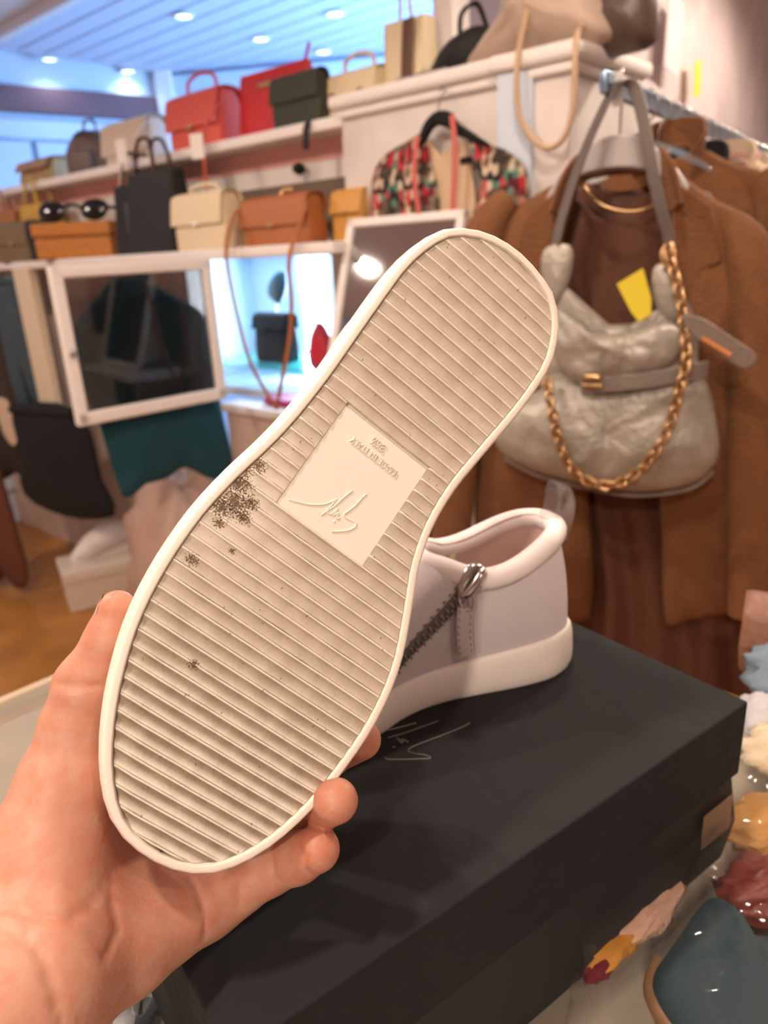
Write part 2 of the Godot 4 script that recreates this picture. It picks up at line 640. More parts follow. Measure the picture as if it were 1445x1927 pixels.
	var R := Transform3D(rb, ro)
	b = MB.new()
	b.box(Vector3(0.3, 0.92, -0.12), Vector3(0.6, 1.84, 0.08))
	struct("wall_return", b, M.cool, R)
	b = MB.new()
	b.box(Vector3(0.3, 1.86, -0.10), Vector3(0.62, 0.035, 0.16), 0.01)
	struct("trim_9", b, M.white, R)
	b = MB.new()
	b.box(Vector3(2.3, 1.3, -0.36), Vector3(3.4, 2.6, 0.5))
	struct("wall_right", b, M.wallpink, R)
	# the next room: two far walls, the corner post, the mauve beam, panels under it
	var c0 := Vector3(-1.24, 0, -5.25)
	var dl := Vector3(-0.781, 0, 0.624)
	var L := Transform3D(Basis(-dl, Vector3.UP, dl.cross(Vector3.UP) * -1.0), c0)
	b = MB.new()
	b.box(Vector3(-1.6, 1.3, -0.06), Vector3(3.2, 2.7, 0.1))
	struct("wall_back_left", b, M.cool, L)
	b = MB.new()
	b.box(Vector3(-1.6, 2.39, 0.02), Vector3(3.1, 0.13, 0.06), 0.004)
	struct("trim_10", b, M.beam, L)
	b = MB.new()
	b.box(Vector3(-1.6, 2.24, 0.015), Vector3(3.1, 0.1, 0.04), 0.006)
	struct("trim_11", b, M.cool, L)
	for k in 7:
		b = MB.new()
		b.box(Vector3(-0.25 - k * 0.4, 1.2, 0.012), Vector3(0.36, 1.96, 0.03), 0.008)
		struct("wall_panel_%d" % (k + 1), b, M.cool, L)
	var dr := Vector3(0.986, 0, 0.16).normalized()
	var Rr := Transform3D(Basis(dr, Vector3.UP, dr.cross(Vector3.UP)), c0)
	b = MB.new()
	b.box(Vector3(1.8, 1.3, -0.06), Vector3(3.8, 2.7, 0.1))
	struct("wall_back_right", b, M.cool, Rr)
	b = MB.new()
	b.box(Vector3(1.8, 2.53, 0.02), Vector3(3.7, 0.08, 0.06), 0.01)
	struct("trim_12", b, M.cool, Rr)
	b = MB.new()
	b.box(Vector3(0.03, 1.3, 0.05), Vector3(0.1, 2.6, 0.1), 0.008)
	struct("trim_13", b, M.white, Transform3D(Basis.IDENTITY, c0))
	# daylight of the next room: a wide frosted window, out of the picture behind the column
	var wp := R * Transform3D(Basis(Vector3.UP, PI), Vector3(2.0, 1.75, -0.6))
	wf = MB.new()
	for s in [-1, 1]:
		wf.box(Vector3(s * 0.72, 0, 0), Vector3(0.06, 1.36, 0.06), 0.005)
		wf.box(Vector3(0, s * 0.65, 0), Vector3(1.5, 0.06, 0.06), 0.005)
	win = struct("window_2", wf, M.white, wp)
	part("window_pane", boxm(Vector3(1.4, 1.26, 0.01)), glow(Color(0.62, 0.8, 1.0), 3.0), win)
	al = AreaLight3D.new()
	al.name = "window_light_back"
	al.area_size = Vector2(1.4, 1.26)
	al.light_color = Color(0.55, 0.75, 1.0)
	al.light_energy = 15.0
	al.shadow_enabled = true
	add_child(al)
	al.transform = wp * Transform3D(Basis(Vector3.UP, PI), Vector3(0, 0, 0.03))


# ---------------------------------------------------------------- counter and shoe box
var corner := Vector3(0.2156, 1.23, -0.3824)            # the box lid's right front corner
var along_long := Vector3(-0.8187, 0, 0.5742)
var along_short := Vector3(-0.5742, 0, -0.8187)
const COUNTER_Y := 1.106


func build_counter() -> void:
	# a glass-topped counter; its far corner lies behind the raised shoe
	var d1 := Vector3(0.706, 0, 0.708).normalized()
	var d2 := Vector3(-d1.z, 0, d1.x)
	var T := Transform3D(Basis(d1, Vector3.UP, d2), Vector3(-0.0672, COUNTER_Y, -0.9356))
	var o := thing("glass_counter", "glass topped beige shop counter with a thin brass edge, under the black shoe box", "counter", T)
	part("top_glass", boxm(Vector3(1.1, 0.008, 1.1), Vector3(0.55, -0.004, 0.55), 0.002), M.glass, o)
	part("deck", boxm(Vector3(1.07, 0.02, 1.07), Vector3(0.55, -0.024, 0.55), 0.004), M.deck, o)
	var b := MB.new()
	b.box(Vector3(0.55, -0.006, 0.0), Vector3(1.12, 0.016, 0.01), 0.002)
	part("edge_strip", b, M.brass, o).set_meta("label", "brass edge strip")
	b = MB.new()
	b.box(Vector3(0.0, -0.006, 0.55), Vector3(0.01, 0.016, 1.12), 0.002)
	part("edge_strip", b, mat(rgb(186, 166, 140), 0.5), o)
	part("cabinet", boxm(Vector3(1.04, 1.06, 1.04), Vector3(0.55, -0.57, 0.55), 0.006), M.panel, o)


func build_shoe_box() -> void:
	var B := Transform3D(Basis(-along_long, Vector3.UP, -along_short), corner)   # x to the right, z to the viewer; the lid runs into -x and -z
	var o := thing("shoe_box", "large black cardboard shoe box with a lid, on the glass counter", "shoe box", B)
	var L := 0.343
	var D := 0.214
	var b := MB.new()
	# lid: a tray turned upside down, its rim 3 mm of board
	b.box(Vector3(-L / 2, -0.0015, -D / 2), Vector3(L, 0.003, D), 0.0012)
	b.box(Vector3(-L / 2, -0.027, -0.0012), Vector3(L, 0.052, 0.0025), 0.0011)
	b.box(Vector3(-L / 2, -0.027, -D + 0.0012), Vector3(L, 0.052, 0.0025), 0.0011)
	b.box(Vector3(-0.0012, -0.027, -D / 2), Vector3(0.0025, 0.052, D), 0.0011)
	b.box(Vector3(-L + 0.0012, -0.027, -D / 2), Vector3(0.0025, 0.052, D), 0.0011)
	part("lid", b, M.box, o)
	# base: slightly belly-sided below the lid
	var rings := []
	for lv in [[-0.1235, 0.006], [-0.121, 0.003], [-0.09, -0.001], [-0.055, 0.003], [-0.006, 0.005]]:
		var ring := PackedVector3Array()
		var i: float = lv[1]
		for q in [[-i, -i], [-i - 0.1, -i + 0.0], [-L + i, -i], [-L + i, -D + i], [-i, -D + i]]:
			ring.append(Vector3(q[0], lv[0], q[1]))
		rings.append(ring)
	b = MB.new()
	b.loft(rings)
	part("base", b, M.boxbase, o)
	b = MB.new()
	b.box(Vector3(-0.021, -0.079, 0.0006), Vector3(0.032, 0.026, 0.0008))
	part("tape", b, clear(rgb(150, 128, 104), 0.55, 0.3), o).set_meta("label", "strip of pale sticky tape on the base")
	# the silver signature on the lid
	var sig := MB.new()
	var paths := [[-0.1440, -0.0922, -0.1512, -0.0922, -0.1688, -0.0943, -0.1818, -0.0962, -0.1875, -0.0959, -0.1883, -0.0929, -0.1837, -0.0867, -0.1823, -0.0831, -0.1841, -0.0828, -0.1955, -0.0910, -0.2019, -0.0964, -0.2020, -0.0988], [-0.1570, -0.1059, -0.1669, -0.1074, -0.1790, -0.1094, -0.1903, -0.1122], [-0.1862, -0.1088, -0.1865, -0.1033, -0.1846, -0.1062, -0.1834, -0.1013], [-0.1883, -0.1192, -0.1811, -0.1166, -0.1686, -0.1129]]
	for p in paths:
		var pts := []
		for q in range(0, p.size(), 2): pts.append(Vector3(p[q], 0.0, p[q + 1]))
		sig.tube(curve(pts, 5), 0.0007, 5, false, 0.5)
	sig.box(Vector3(-0.1926, 0.0, -0.1033), Vector3(0.0014, 0.0006, 0.0014))
	part("signature", sig, M.ink, o).set_meta("label", "thin silver handwritten signature")


# ---------------------------------------------------------------- sneakers
const PITCH := 5.388
var sole_in := []      # the inner edge of the sole's rim, (s, t) in millimetres: s towards the heel, t towards the arch side
var sole_n := 96


func sole_outline() -> void:
	var c := v2([142.1, -1.8, 141.4, 8.2, 138.6, 19.0, 132.5, 25.6, 127.4, 29.1, 116.8, 33.1, 105.6, 33.8, 94.8, 33.4, 83.8, 32.4, 72.7, 30.9, 61.8, 29.6, 50.6, 28.3, 40.3, 28.0, 29.3, 28.7, 18.9, 30.7, 8.2, 34.2, -1.6, 38.9, -12.7, 44.2, -23.6, 48.8, -35.1, 52.0, -46.3, 53.6, -57.0, 54.1, -67.5, 53.6, -78.9, 52.6, -89.4, 50.7, -99.6, 47.8, -109.5, 43.6, -118.5, 37.4, -124.2, 30.6, -127.2, 22.0, -127.9, 13.9, -127.2, 6.0, -125.0, -1.7, -120.2, -9.1, -110.9, -17.8, -100.3, -24.9, -89.9, -30.5, -78.9, -35.2, -68.7, -38.8, -57.4, -41.5, -45.8, -43.2, -34.5, -44.0, -22.5, -44.1, -11.4, -43.2, 0.0, -41.6, 9.9, -39.7, 19.6, -38.2, 29.9, -37.2, 40.8, -36.7, 51.7, -36.5, 72.2, -36.9, 93.8, -37.2, 105.0, -37.0, 115.3, -35.4, 126.3, -31.7, 132.5, -26.7, 137.9, -18.9, 140.9, -10.4])
	var fine := curve(c, 6, true)
	var len := [0.0]
	for i in fine.size(): len.append(len[i] + fine[i].distance_to(fine[(i + 1) % fine.size()]))
	var total: float = len[fine.size()]
	sole_in = []
	var k := 0
	for i in sole_n:
		var w := total * i / sole_n
		while len[k + 1] < w: k += 1
		sole_in.append(fine[k].lerp(fine[(k + 1) % fine.size()], (w - len[k]) / (len[k + 1] - len[k])))


func off_edge(i: int, d: float) -> Vector2:   # the rim's inner edge moved outwards by d mm
	var a: Vector2 = sole_in[(i - 1 + sole_n) % sole_n]
	var b: Vector2 = sole_in[(i + 1) % sole_n]
	var t := (b - a).normalized()
	var nrm := Vector2(-t.y, t.x)
	if nrm.dot(sole_in[i] - Vector2(sole_in[i].x * 0.8, 3.0)) < 0: nrm = -nrm
	return sole_in[i] + nrm * d


func span(s: float) -> Vector2:   # the smallest and largest t inside the rim at s
	var lo := 999.0
	var hi := -999.0
	for i in sole_n:
		var a: Vector2 = sole_in[i]
		var b: Vector2 = sole_in[(i + 1) % sole_n]
		if (a.x - s) * (b.x - s) <= 0.0 and absf(a.x - b.x) > 1e-6:
			var t := lerpf(a.y, b.y, (s - a.x) / (b.x - a.x))
			lo = minf(lo, t); hi = maxf(hi, t)
	return Vector2(lo, hi)


class Shoe:
	var zs := 1.0
	var spring := 0.0
	func at(s: float, t: float, h: float) -> Vector3:
		var lift := spring * pow(smoothstep(10.0, -135.0, s), 1.5)
		return Vector3(t, s, zs * (h + lift)) * 0.001


func fox_h(s: float) -> float:
	return 23.0 + 7.0 * smoothstep(10.0, 140.0, s)


func collar_st(i: int) -> Vector2:
	var p: Vector2 = sole_in[i]
	var f := float(i) / sole_n
	var s := p.x
	var sc := 137.0 - (142.0 - s) * 0.98 if s > 70.0 else lerpf(40.0, 66.4, (s + 128.0) / 198.0)
	var u := clampf((sc - 88.5) / 49.5, -1.0, 1.0)
	var w := 29.5 * pow(maxf(0.0, 1.0 - pow(absf(u), 2.15)), 1.0 / 2.15)
	return Vector2(sc, (1.0 if f < 0.5 else -1.0) * w + lerpf(1.0, -2.0, smoothstep(60, 130, sc)))


func collar_h(sc: float) -> float:
	return 83.0 + 15.0 * smoothstep(78.0, 142.0, sc) + 10.0 * smoothstep(72.0, 40.0, sc)


func upper_at(sh: Shoe, i: float, k: float) -> Vector3:
	var i0 := int(floor(i)) % sole_n
	var i1 := (i0 + 1) % sole_n
	var f: float = i - floor(i)
	var base := off_edge(i0, 1.0).lerp(off_edge(i1, 1.0), f)
	var col := collar_st(i0).lerp(collar_st(i1), f)
	var e := lerpf(1.9, 1.0, smoothstep(-20.0, 70.0, base.x))
	var w := pow(k, e)
	var xy := base.lerp(col, w)
	var bulge := 2.5 * sin(k * PI)
	var d := (base - Vector2(base.x * 0.7 + 20, 2)).normalized()
	xy += d * bulge
	var h := lerpf(fox_h(base.x) - 1.0, collar_h(col.x), k)
	return sh.at(xy.x, xy.y, h)


func sneaker_body(o: Node3D, sh: Shoe, bottom: bool) -> void:
	# the outsole: rim, rounded wall, top; on the raised shoe the floor between the ribs as well
	var prof := [[-0.4, 2.3], [0.0, 2.2], [0.35, 0.25], [0.9, 0.0], [2.5, 0.0], [3.3, 0.5], [4.2, 2.5], [4.9, 6.0], [5.1, 11.0], [4.6, 0.72], [3.4, 0.93], [2.0, 1.0], [-2.0, 1.0]]
	var rings := []
	for p in prof:
		var ring := PackedVector3Array()
		for i in sole_n:
			var q := off_edge(i, p[0])
			var h: float = p[1]
			if rings.size() >= 9: h *= fox_h(q.x)
			ring.append(sh.at(q.x, q.y, h))
		rings.append(ring)
	var b := MB.new()
	b.loft(rings)
	part("outsole", b, M.cream if bottom else M.rubber, o)
	# the suede upper
	rings = []
	for k in 13:
		var ring := PackedVector3Array()
		for i in sole_n: ring.append(upper_at(sh, i, k / 12.0))
		rings.append(ring)
	b = MB.new()
	b.loft(rings, true, false, false)
	part("upper", b, M.suede, o)
	# the lining, seen through the opening
	rings = []
	for k in 9:
		var ring := PackedVector3Array()
		for i in sole_n:
			var p := upper_at(sh, i, 1.0 - k * 0.11)
			var cc := collar_st(i)
			var base: Vector2 = sole_in[i]
			var xy := Vector2(lerpf(cc.x, base.x, k * 0.05), lerpf(cc.y, base.y, k * 0.05))
			xy = Vector2(88.0 + (xy.x - 88.0) * 0.9, xy.y * 0.8)
			ring.append(Vector3(xy.y * 0.001, xy.x * 0.001, p.z))
		rings.append(ring)
	b = MB.new()
	b.loft(rings, true, false, true, true)
	part("lining", b, M.lining, o)
	# the padded collar
	var path := []
	for i in range(0, sole_n):
		var cc := collar_st(i)
		path.append(sh.at(cc.x, cc.y, collar_h(cc.x) - 5.0))
	b = MB.new()
	b.tube(curve(thin_out(path, 0.011), 4, true), 0.0070, 14, true)
	part("collar", b, M.padding, o)
	# the heel loop
	b = MB.new()
	var lp := []
	for q in [[144.5, 82], [146.8, 92], [149.0, 99], [149.5, 108], [147.5, 115], [145.0, 118.5], [142.0, 119], [139.6, 115], [138.6, 107], [137.0, 100], [133.5, 98], [130.0, 90]]:
		lp.append(sh.at(q[0], -1.0, q[1]))
	b.strap(curve(lp, 3), 0.019, 0.0016, Vector3(1, 0, 0))
	part("heel_loop", b, M.clearplastic, o).set_meta("label", "clear plastic heel loop")


func thin_out(path: Array, least: float) -> Array:
	var out := [path[0]]
	for p in path:
		if p.distance_to(out[out.size() - 1]) >= least and p.distance_to(path[0]) >= least * 0.7: out.append(p)
	return out


func arch_index(s: float) -> float:   # where the arch side of the outline passes s
	for i in range(0, sole_n / 2):
		if sole_in[i].x >= s and sole_in[i + 1].x < s and sole_in[i].y > 0:
			return i + (sole_in[i].x - s) / (sole_in[i].x - sole_in[i + 1].x)
	return 10.0


func up_frame(sh: Shoe, i: float, k: float, dir: Vector3) -> Transform3D:   # on the upper: x along dir, z outwards
	var p := upper_at(sh, i, k)
	var a := upper_at(sh, i + 0.3, k) - upper_at(sh, i - 0.3, k)
	var c := upper_at(sh, i, minf(1.0, k + 0.03)) - upper_at(sh, i, k - 0.03)
	var n := a.cross(c).normalized()
	if n.x < 0: n = -n
	var x := (dir - n * dir.dot(n)).normalized()
	return Transform3D(Basis(x, n.cross(x), n), p)


func zipper(o: Node3D, sh: Shoe) -> void:
	var spots := []
	for q in 19:
		var f := q / 18.0
		spots.append([arch_index(lerpf(45.0, -12.0, f)), lerpf(0.86, 0.05, f)])
	var pts := []
	for q in spots: pts.append(upper_at(sh, q[0], q[1]))
	var zip := MB.new()
	var wide := []
	var tape := []
	for q in spots.size():
		var d: Vector3 = pts[mini(q + 1, 18)] - pts[maxi(q - 1, 0)]
		var fr := up_frame(sh, spots[q][0], spots[q][1], d)
		wide.append(fr.basis.y)
		tape.append(fr * Vector3(0, 0, 0.0006))
	zip.strap(tape, 0.0085, 0.0014, wide)
	var z := part("zipper", zip, mat(rgb(112, 104, 100), 0.9), o)
	for q in range(0, 19):
		for sd in [-1.0, 1.0]:
			var f: float = q + (0.5 if sd > 0 else 0.0)
			if f > 18: continue
			var i0 := int(f)
			var i1 := mini(i0 + 1, 18)
			var ii: float = lerpf(spots[i0][0], spots[i1][0], f - i0)
			var kk: float = lerpf(spots[i0][1], spots[i1][1], f - i0)
			var d: Vector3 = pts[mini(i0 + 1, 18)] - pts[maxi(mini(i0, 17) - 1, 0)]
			var fr := up_frame(sh, ii, kk, d)
			part("zip_tooth", tooth_mesh(), M.gunmetal, z, fr * Transform3D(Basis.IDENTITY, Vector3(0, sd * 0.0019, 0.0026)))
	# slider with bridge, ring and leather tab
	var fr := up_frame(sh, arch_index(46.5), 0.90, pts[3] - pts[0])
	var b := MB.new()
	b.t = fr
	var outl := []
	for q in 20:
		var an := TAU * q / 20
		outl.append(Vector2(-0.001 + 0.0115 * cos(an), 0.0078 * sin(an) * (1.0 - 0.25 * cos(an))))
	b.extrude(outl, 0.0012, 0.0058, 0.0012)
	b.tube(curve(v3([-0.010, 0, 0.0055, -0.0075, 0, 0.0095, 0.0, 0, 0.011, 0.0075, 0, 0.0095, 0.0095, 0, 0.0055]), 4), 0.0026, 8)
	var sl := part("zip_slider", b, M.chrome, o)
	b = MB.new()
	var dn := Vector3(0, 0.06, -1.0)          # down the side of the shoe
	var fr2 := up_frame(sh, arch_index(44.0), 0.74, dn)
	b.t = fr2
	var loop := []
	for q in 16:
		var an := TAU * q / 16
		loop.append(Vector3(-0.0005 + 0.0068 * cos(an), 0.0046 * sin(an), 0.0055 + 0.0015 * cos(an)))
	b.tube(loop, 0.0010, 7, true)
	part("pull_ring", b, M.chrome, sl)
	b = MB.new()
	var tabp := []
	var wid := []
	for q in 8:
		var f2 := up_frame(sh, arch_index(43.0 + 1.7 * q), 0.68 - 0.075 * q, dn)
		tabp.append(f2 * Vector3(0, 0, 0.0064 - 0.0003 * q))
		wid.append(f2.basis.y)
	b.strap(tabp, 0.0100, 0.0030, wid)
	var tb := part("pull_tab", b, M.suede, sl)
	tb.set_meta("label", "grey leather zip pull")
	b = MB.new()
	for q in 7:
		for sd in [-0.0037, 0.0037]:
			var f3 := up_frame(sh, arch_index(43.0 + 1.7 * q), 0.66 - 0.075 * q, dn)
			b.box(f3 * Vector3(0, sd, 0.0081 - 0.0003 * q), Vector3(0.0022, 0.0005, 0.0005), 0.0, f3.basis)
	part("stitching", b, mat(rgb(150, 140, 136), 0.9), tb).set_meta("kind", "stuff")
	# stitches where the collar meets the upper, beside the zip
	b = MB.new()
	for q in 9:
		var f4 := up_frame(sh, arch_index(54.0 + q * 0.8), 0.985 - 0.016 * q, Vector3(0, 0.3, -1))
		b.box(f4 * Vector3(0, 0, 0.0075 - q * 0.0007), Vector3(0.0016, 0.0006, 0.0006), 0.0, f4.basis)
	for q in 12:
		for row in 2:
			var f5 := up_frame(sh, arch_index(26.0 - q * 2.6 - row * 2.0), 0.84 - 0.055 * q, Vector3(0, -0.8, -1))
			b.box(f5 * Vector3(0, 0, 0.0004), Vector3(0.0018, 0.0006, 0.0006), 0.0, f5.basis)
	part("stitching", b, mat(rgb(140, 130, 128), 0.9), o).set_meta("kind", "stuff")


var tooth: ArrayMesh
func tooth_mesh() -> ArrayMesh:
	if tooth == null:
		var b := MB.new()
		b.box(Vector3.ZERO, Vector3(0.0014, 0.0036, 0.0016), 0.0004)
		b.box(Vector3(0, 0, 0.0004), Vector3(0.0009, 0.0046, 0.0008), 0.0003)
		tooth = b.mesh()
	return tooth


func sole_texture() -> ImageTexture:   # worn, greyed rib tops; specks of dirt, and a smudge of mud by the arch
	var w := 468
	var h := 1140
	var n1 := FastNoiseLite.new(); n1.seed = 5; n1.frequency = 0.02
	var n2 := FastNoiseLite.new(); n2.seed = 6; n2.frequency = 0.16
	var n3 := FastNoiseLite.new(); n3.seed = 8; n3.frequency = 0.2; n3.fractal_octaves = 3
	var clean := Color8(244, 236, 222)
	var worn := Color8(148, 133, 114)
	var used_c := Color8(182, 167, 148)
	var mud := Color8(92, 72, 52)
	var data := PackedByteArray()
	data.resize(w * h * 3)
	var blobs := [[0.9, -43.0, 3.0], [-4.3, -40.5, 3.6], [-11.0, -37.5, 4.2], [-15.0, -40.5, 3.4], [5.5, -38.8, 2.2], [-13.5, -32.0, 2.2], [-36.9, -38.0, 1.9], [-67.2, -15.4, 1.5], [-7.5, -33.0, 2.4], [-20.5, -38.0, 1.6], [-26.0, -28.0, 1.0]]
	for y in h:
		var s := 150.0 - y * 0.25
		var ph := (137.6 - s) / PITCH
		ph -= floor(ph)
		for x in w:
			var t := -55.0 + x * 0.25
			var big := n1.get_noise_2d(x, y)
			var fine := n2.get_noise_2d(x, y)
			var d := 0.90 - 0.85 * smoothstep(0.42, 0.95, ph) - 0.9 * smoothstep(0.10, 0.03, ph) + 0.22 * big + 0.10 * fine
			d *= 1.0 - 0.55 * exp(-(pow((s + 6.0) / 26.0, 2.0) + pow((t + 46.0) / 24.0, 2.0)))
			d *= 1.0 - 0.25 * smoothstep(-60.0, -125.0, s) * smoothstep(0.2, 0.7, ph)
			var toe := smoothstep(-25.0, -95.0, s)
			d = lerpf(0.92 - 0.9 * smoothstep(0.86, 0.97, ph) - 0.9 * smoothstep(0.10, 0.03, ph) - 0.22 * smoothstep(0.2, 0.8, ph) + 0.2 * big + 0.1 * fine - 0.5 * exp(-(pow((s + 4.0) / 28.0, 2.0) + pow((t + 46.0) / 26.0, 2.0))), d, toe)
			var c := clean.lerp(used_c.lerp(worn, toe), clampf(d, 0.0, 1.0))
			for q in blobs:
				var ds: float = s - q[0]
				if absf(ds) < q[2] * 1.6:
					var r: float = Vector2(ds, (t - q[1]) * 0.8).length() / q[2]
					if r < 1.6 and n3.get_noise_2d(x * 1.3, y * 1.3) + 0.5 - r * 0.62 > 0.0:
						c = c.lerp(mud, 0.85)
			var o := (y * w + x) * 3
			data[o] = int(c.r * 255); data[o + 1] = int(c.g * 255); data[o + 2] = int(c.b * 255)
	var g := RandomNumberGenerator.new()
	g.seed = 12
	for k in 150:
		var x := g.randi_range(8, w - 9)
		var y := g.randi_range(8, h - 9)
		var ln := g.randi_range(1, 4)
		for j in ln:
			var o := ((y + j) * w + x + int(j * g.randf_range(-0.8, 0.8))) * 3
			data[o] = 74; data[o + 1] = 60; data[o + 2] = 46
	return ImageTexture.create_from_image(Image.create_from_data(w, h, false, Image.FORMAT_RGB8, data))


func rib_uv(s: float, t: float) -> Vector2:
	return Vector2((t + 55.0) / 117.0, (150.0 - s) / 285.0)


func build_held_sneaker() -> void:
	sole_outline()
	var a := Vector3(0.59092615, 0.67058312, -0.44846914)
	var bb := Vector3(0.73556519, -0.67616152, -0.04182628)
	var n := Vector3(0.33128557, 0.30516205, 0.89281913)
	var o := thing("sneaker", "worn cream sneaker held up by the hand, its dirty ribbed sole facing us", "sneaker", Transform3D(Basis(bb, a, n), Vector3(-0.02043319, 1.39688777, -0.26582792)))
	var sh := Shoe.new()
	sh.zs = -1.0
	sneaker_body(o, sh, true)
	zipper(o, sh)
	var sole := o.get_node("outsole")
	var rm := mat(Color.WHITE, 0.75, 0.0, null)
	rm.albedo_texture = sole_texture()
	# the ribs: a crest each, steep towards the toe, with a hollow running up to the next crest
	var prof := [[0.30, 0.22], [0.08, 0.02], [-0.22, 0.02], [-0.45, 0.35], [-0.9, 1.3], [-1.6, 1.85], [-2.6, 1.9], [-3.6, 1.55], [-4.4, 1.0], [-5.08, 0.25]]
	var flat := [[0.30, 0.22], [0.08, 0.02], [-0.22, 0.02], [-0.42, 0.30], [-0.62, 0.75], [-1.0, 0.95], [-2.4, 0.98], [-3.9, 0.92], [-4.6, 0.72], [-5.08, 0.25]]   # flatter under the heel and waist
	for i in range(-1, 50):
		var s0 := 137.6 - PITCH * i
		var pieces := [[-999.0, 999.0]]
		if i >= 17 and i < 26: pieces = [[-999.0, -25.3], [17.2, 999.0]]
		for pc in pieces:
			var rows := []
			var uvs := []
			var steps := 8
			var ok := true
			for q in steps + 1:
				var f := float(q) / steps
				var ring := PackedVector3Array()
				var deep := smoothstep(-25.0, -95.0, s0)
				for pi in prof.size():
					var p: Array = [lerpf(flat[pi][0], prof[pi][0], deep), lerpf(flat[pi][1], prof[pi][1], deep)]
					var s: float = s0 + p[0]
					var sp := span(clampf(s, -127.5, 141.5))
					var lo := maxf(sp.x + 0.25, pc[0])
					var hi := minf(sp.y - 0.25, pc[1])
					if s > 141.3 or s < -127.3 or hi - lo < 1.0:
						var m := (lo + hi) * 0.5
						lo = m - 0.4; hi = m + 0.4
					var t := lerpf(lo, hi, f)
					var hgt: float = p[1]
					var wob := 0.06 * sin(t * 0.9 + i * 1.7) + 0.05 * sin(t * 0.37 + i)
					if q == 0 or q == steps: hgt = maxf(hgt, lerpf(0.7, 1.2, deep))
					ring.append(Vector3(t, clampf(s, -127.6, 141.6) + wob, -hgt) * 0.001)
					uvs.append(rib_uv(s + wob, t))
				rows.append(ring)
			var mb := MB.new()
			for row in rows:
				row.append(Vector3(row[9].x, row[9].y, -0.0024))
				row.append(Vector3(row[0].x, row[0].y, -0.0024))
			mb.loft(rows, true, true, true)
			for u in mb.uv.size():
				mb.uv[u] = rib_uv(mb.v[u].y * 1000.0, mb.v[u].x * 1000.0)
			part("tread_rib", mb, rm, sole)
	# the smooth plate in the waist with the raised lettering
	var pl := MB.new()
	pl.box(Vector3(-0.0041, 0.0214, -0.0021), Vector3(0.0425, 0.0472, 0.0014), 0.0004)
	var plate := part("label_plate", pl, M.cream, sole)
	for tx in [["MADE IN ITALY", Vector2(35.7, -4.5), 0.0225, 0.0026], ["36\u00bd", Vector2(40.6, -5.8), 0.0062, 0.0032]]:
		var tm := TextMesh.new()
		var fnt := SystemFont.new()
		fnt.font_names = PackedStringArray(["Droid Sans"])
		tm.font = fnt
		tm.text = tx[0]
		tm.font_size = 32
		tm.pixel_size = 0.0001
		tm.depth = 0.0016
		tm.curve_step = 1.0
		var bx := tm.get_aabb()
		var tr := Transform3D(Basis(Vector3(-tx[2] / bx.size.x, 0, 0), Vector3(0, -tx[3] / bx.size.y, 0), Vector3(0, 0, 1)), Vector3(tx[1].y * 0.001, tx[1].x * 0.001, -0.0013))
		tr.origin -= tr.basis * bx.get_center()
		tr.origin.z = -0.0013
		var me := part("lettering", tm, M.cream, plate, tr)
		me.set_meta("label", "raised lettering " + tx[0])
	var sg := MB.new()
	for st in [[1.9, -21.8, 3.2, -18.4, 5.1, -14.2, 8.1, -10.0, 10.8, -7.9, 13.2, -6.8], [19.6, -3.5, 15.5, -4.7, 10.3, -5.9, 6.6, -7.3, 4.4, -8.1], [13.2, -6.8, 9.5, -7.0, 7.0, -7.2, 6.9, -5.1, 10.3, -4.3, 7.0, -4.0, 9.2, -3.1, 7.0, -2.3, 8.0, -1.4], [21.9, 1.9, 19.2, 1.3, 15.7, 0.9, 12.1, -0.2, 10.0, -0.8, 9.4, 0.5, 9.9, 3.4, 10.0, 5.2, 8.2, 5.5, 5.2, 3.5, 1.7, -1.0]]:
		var pts := []
		for q in range(0, st.size(), 2): pts.append(Vector3(st[q + 1], st[q], -1.3) * 0.001)
		sg.tube(curve(pts, 4), 0.00042, 6)
	sg.box(Vector3(-2.5, 5.5, -1.3) * 0.001, Vector3(0.0009, 0.0009, 0.0006), 0.0002)
	part("signature", sg, M.cream, plate).set_meta("label", "raised handwritten signature")


func build_standing_sneaker() -> void:
	var ang := deg_to_rad(15.0)
	var toe := (along_long * cos(ang) + along_short * sin(ang)).normalized()
	var side := toe.cross(Vector3.UP) * -1.0
	if side.dot(along_short) > 0: side = -side
	var heel := corner + along_long * 0.032 + along_short * 0.121
	var o := thing("sneaker", "off-white suede sneaker with side zip standing on the black shoe box", "sneaker", Transform3D(Basis(side, -toe, Vector3.UP), heel + toe * 0.147))
	var sh := Shoe.new()
	sh.zs = 1.0
	sh.spring = 12.0
	sneaker_body(o, sh, false)
	zipper(o, sh)
	# a pale lining patch on the far inner side
	var b := MB.new()
	var q := []
	for f in 6:
		var i := sole_n - arch_index(lerpf(82.0, 40.0, f / 5.0))
		var cc := collar_st(int(i) % sole_n)
		q.append(sh.at(88.0 + (cc.x - 88.0) * 0.88, cc.y * 0.77, collar_h(cc.x) - 24.0))
	b.strap(q, 0.034, 0.0008, Vector3(0, 0, 1))
	part("lining_patch", b, M.patch, o).set_meta("label", "pale cream lining patch")


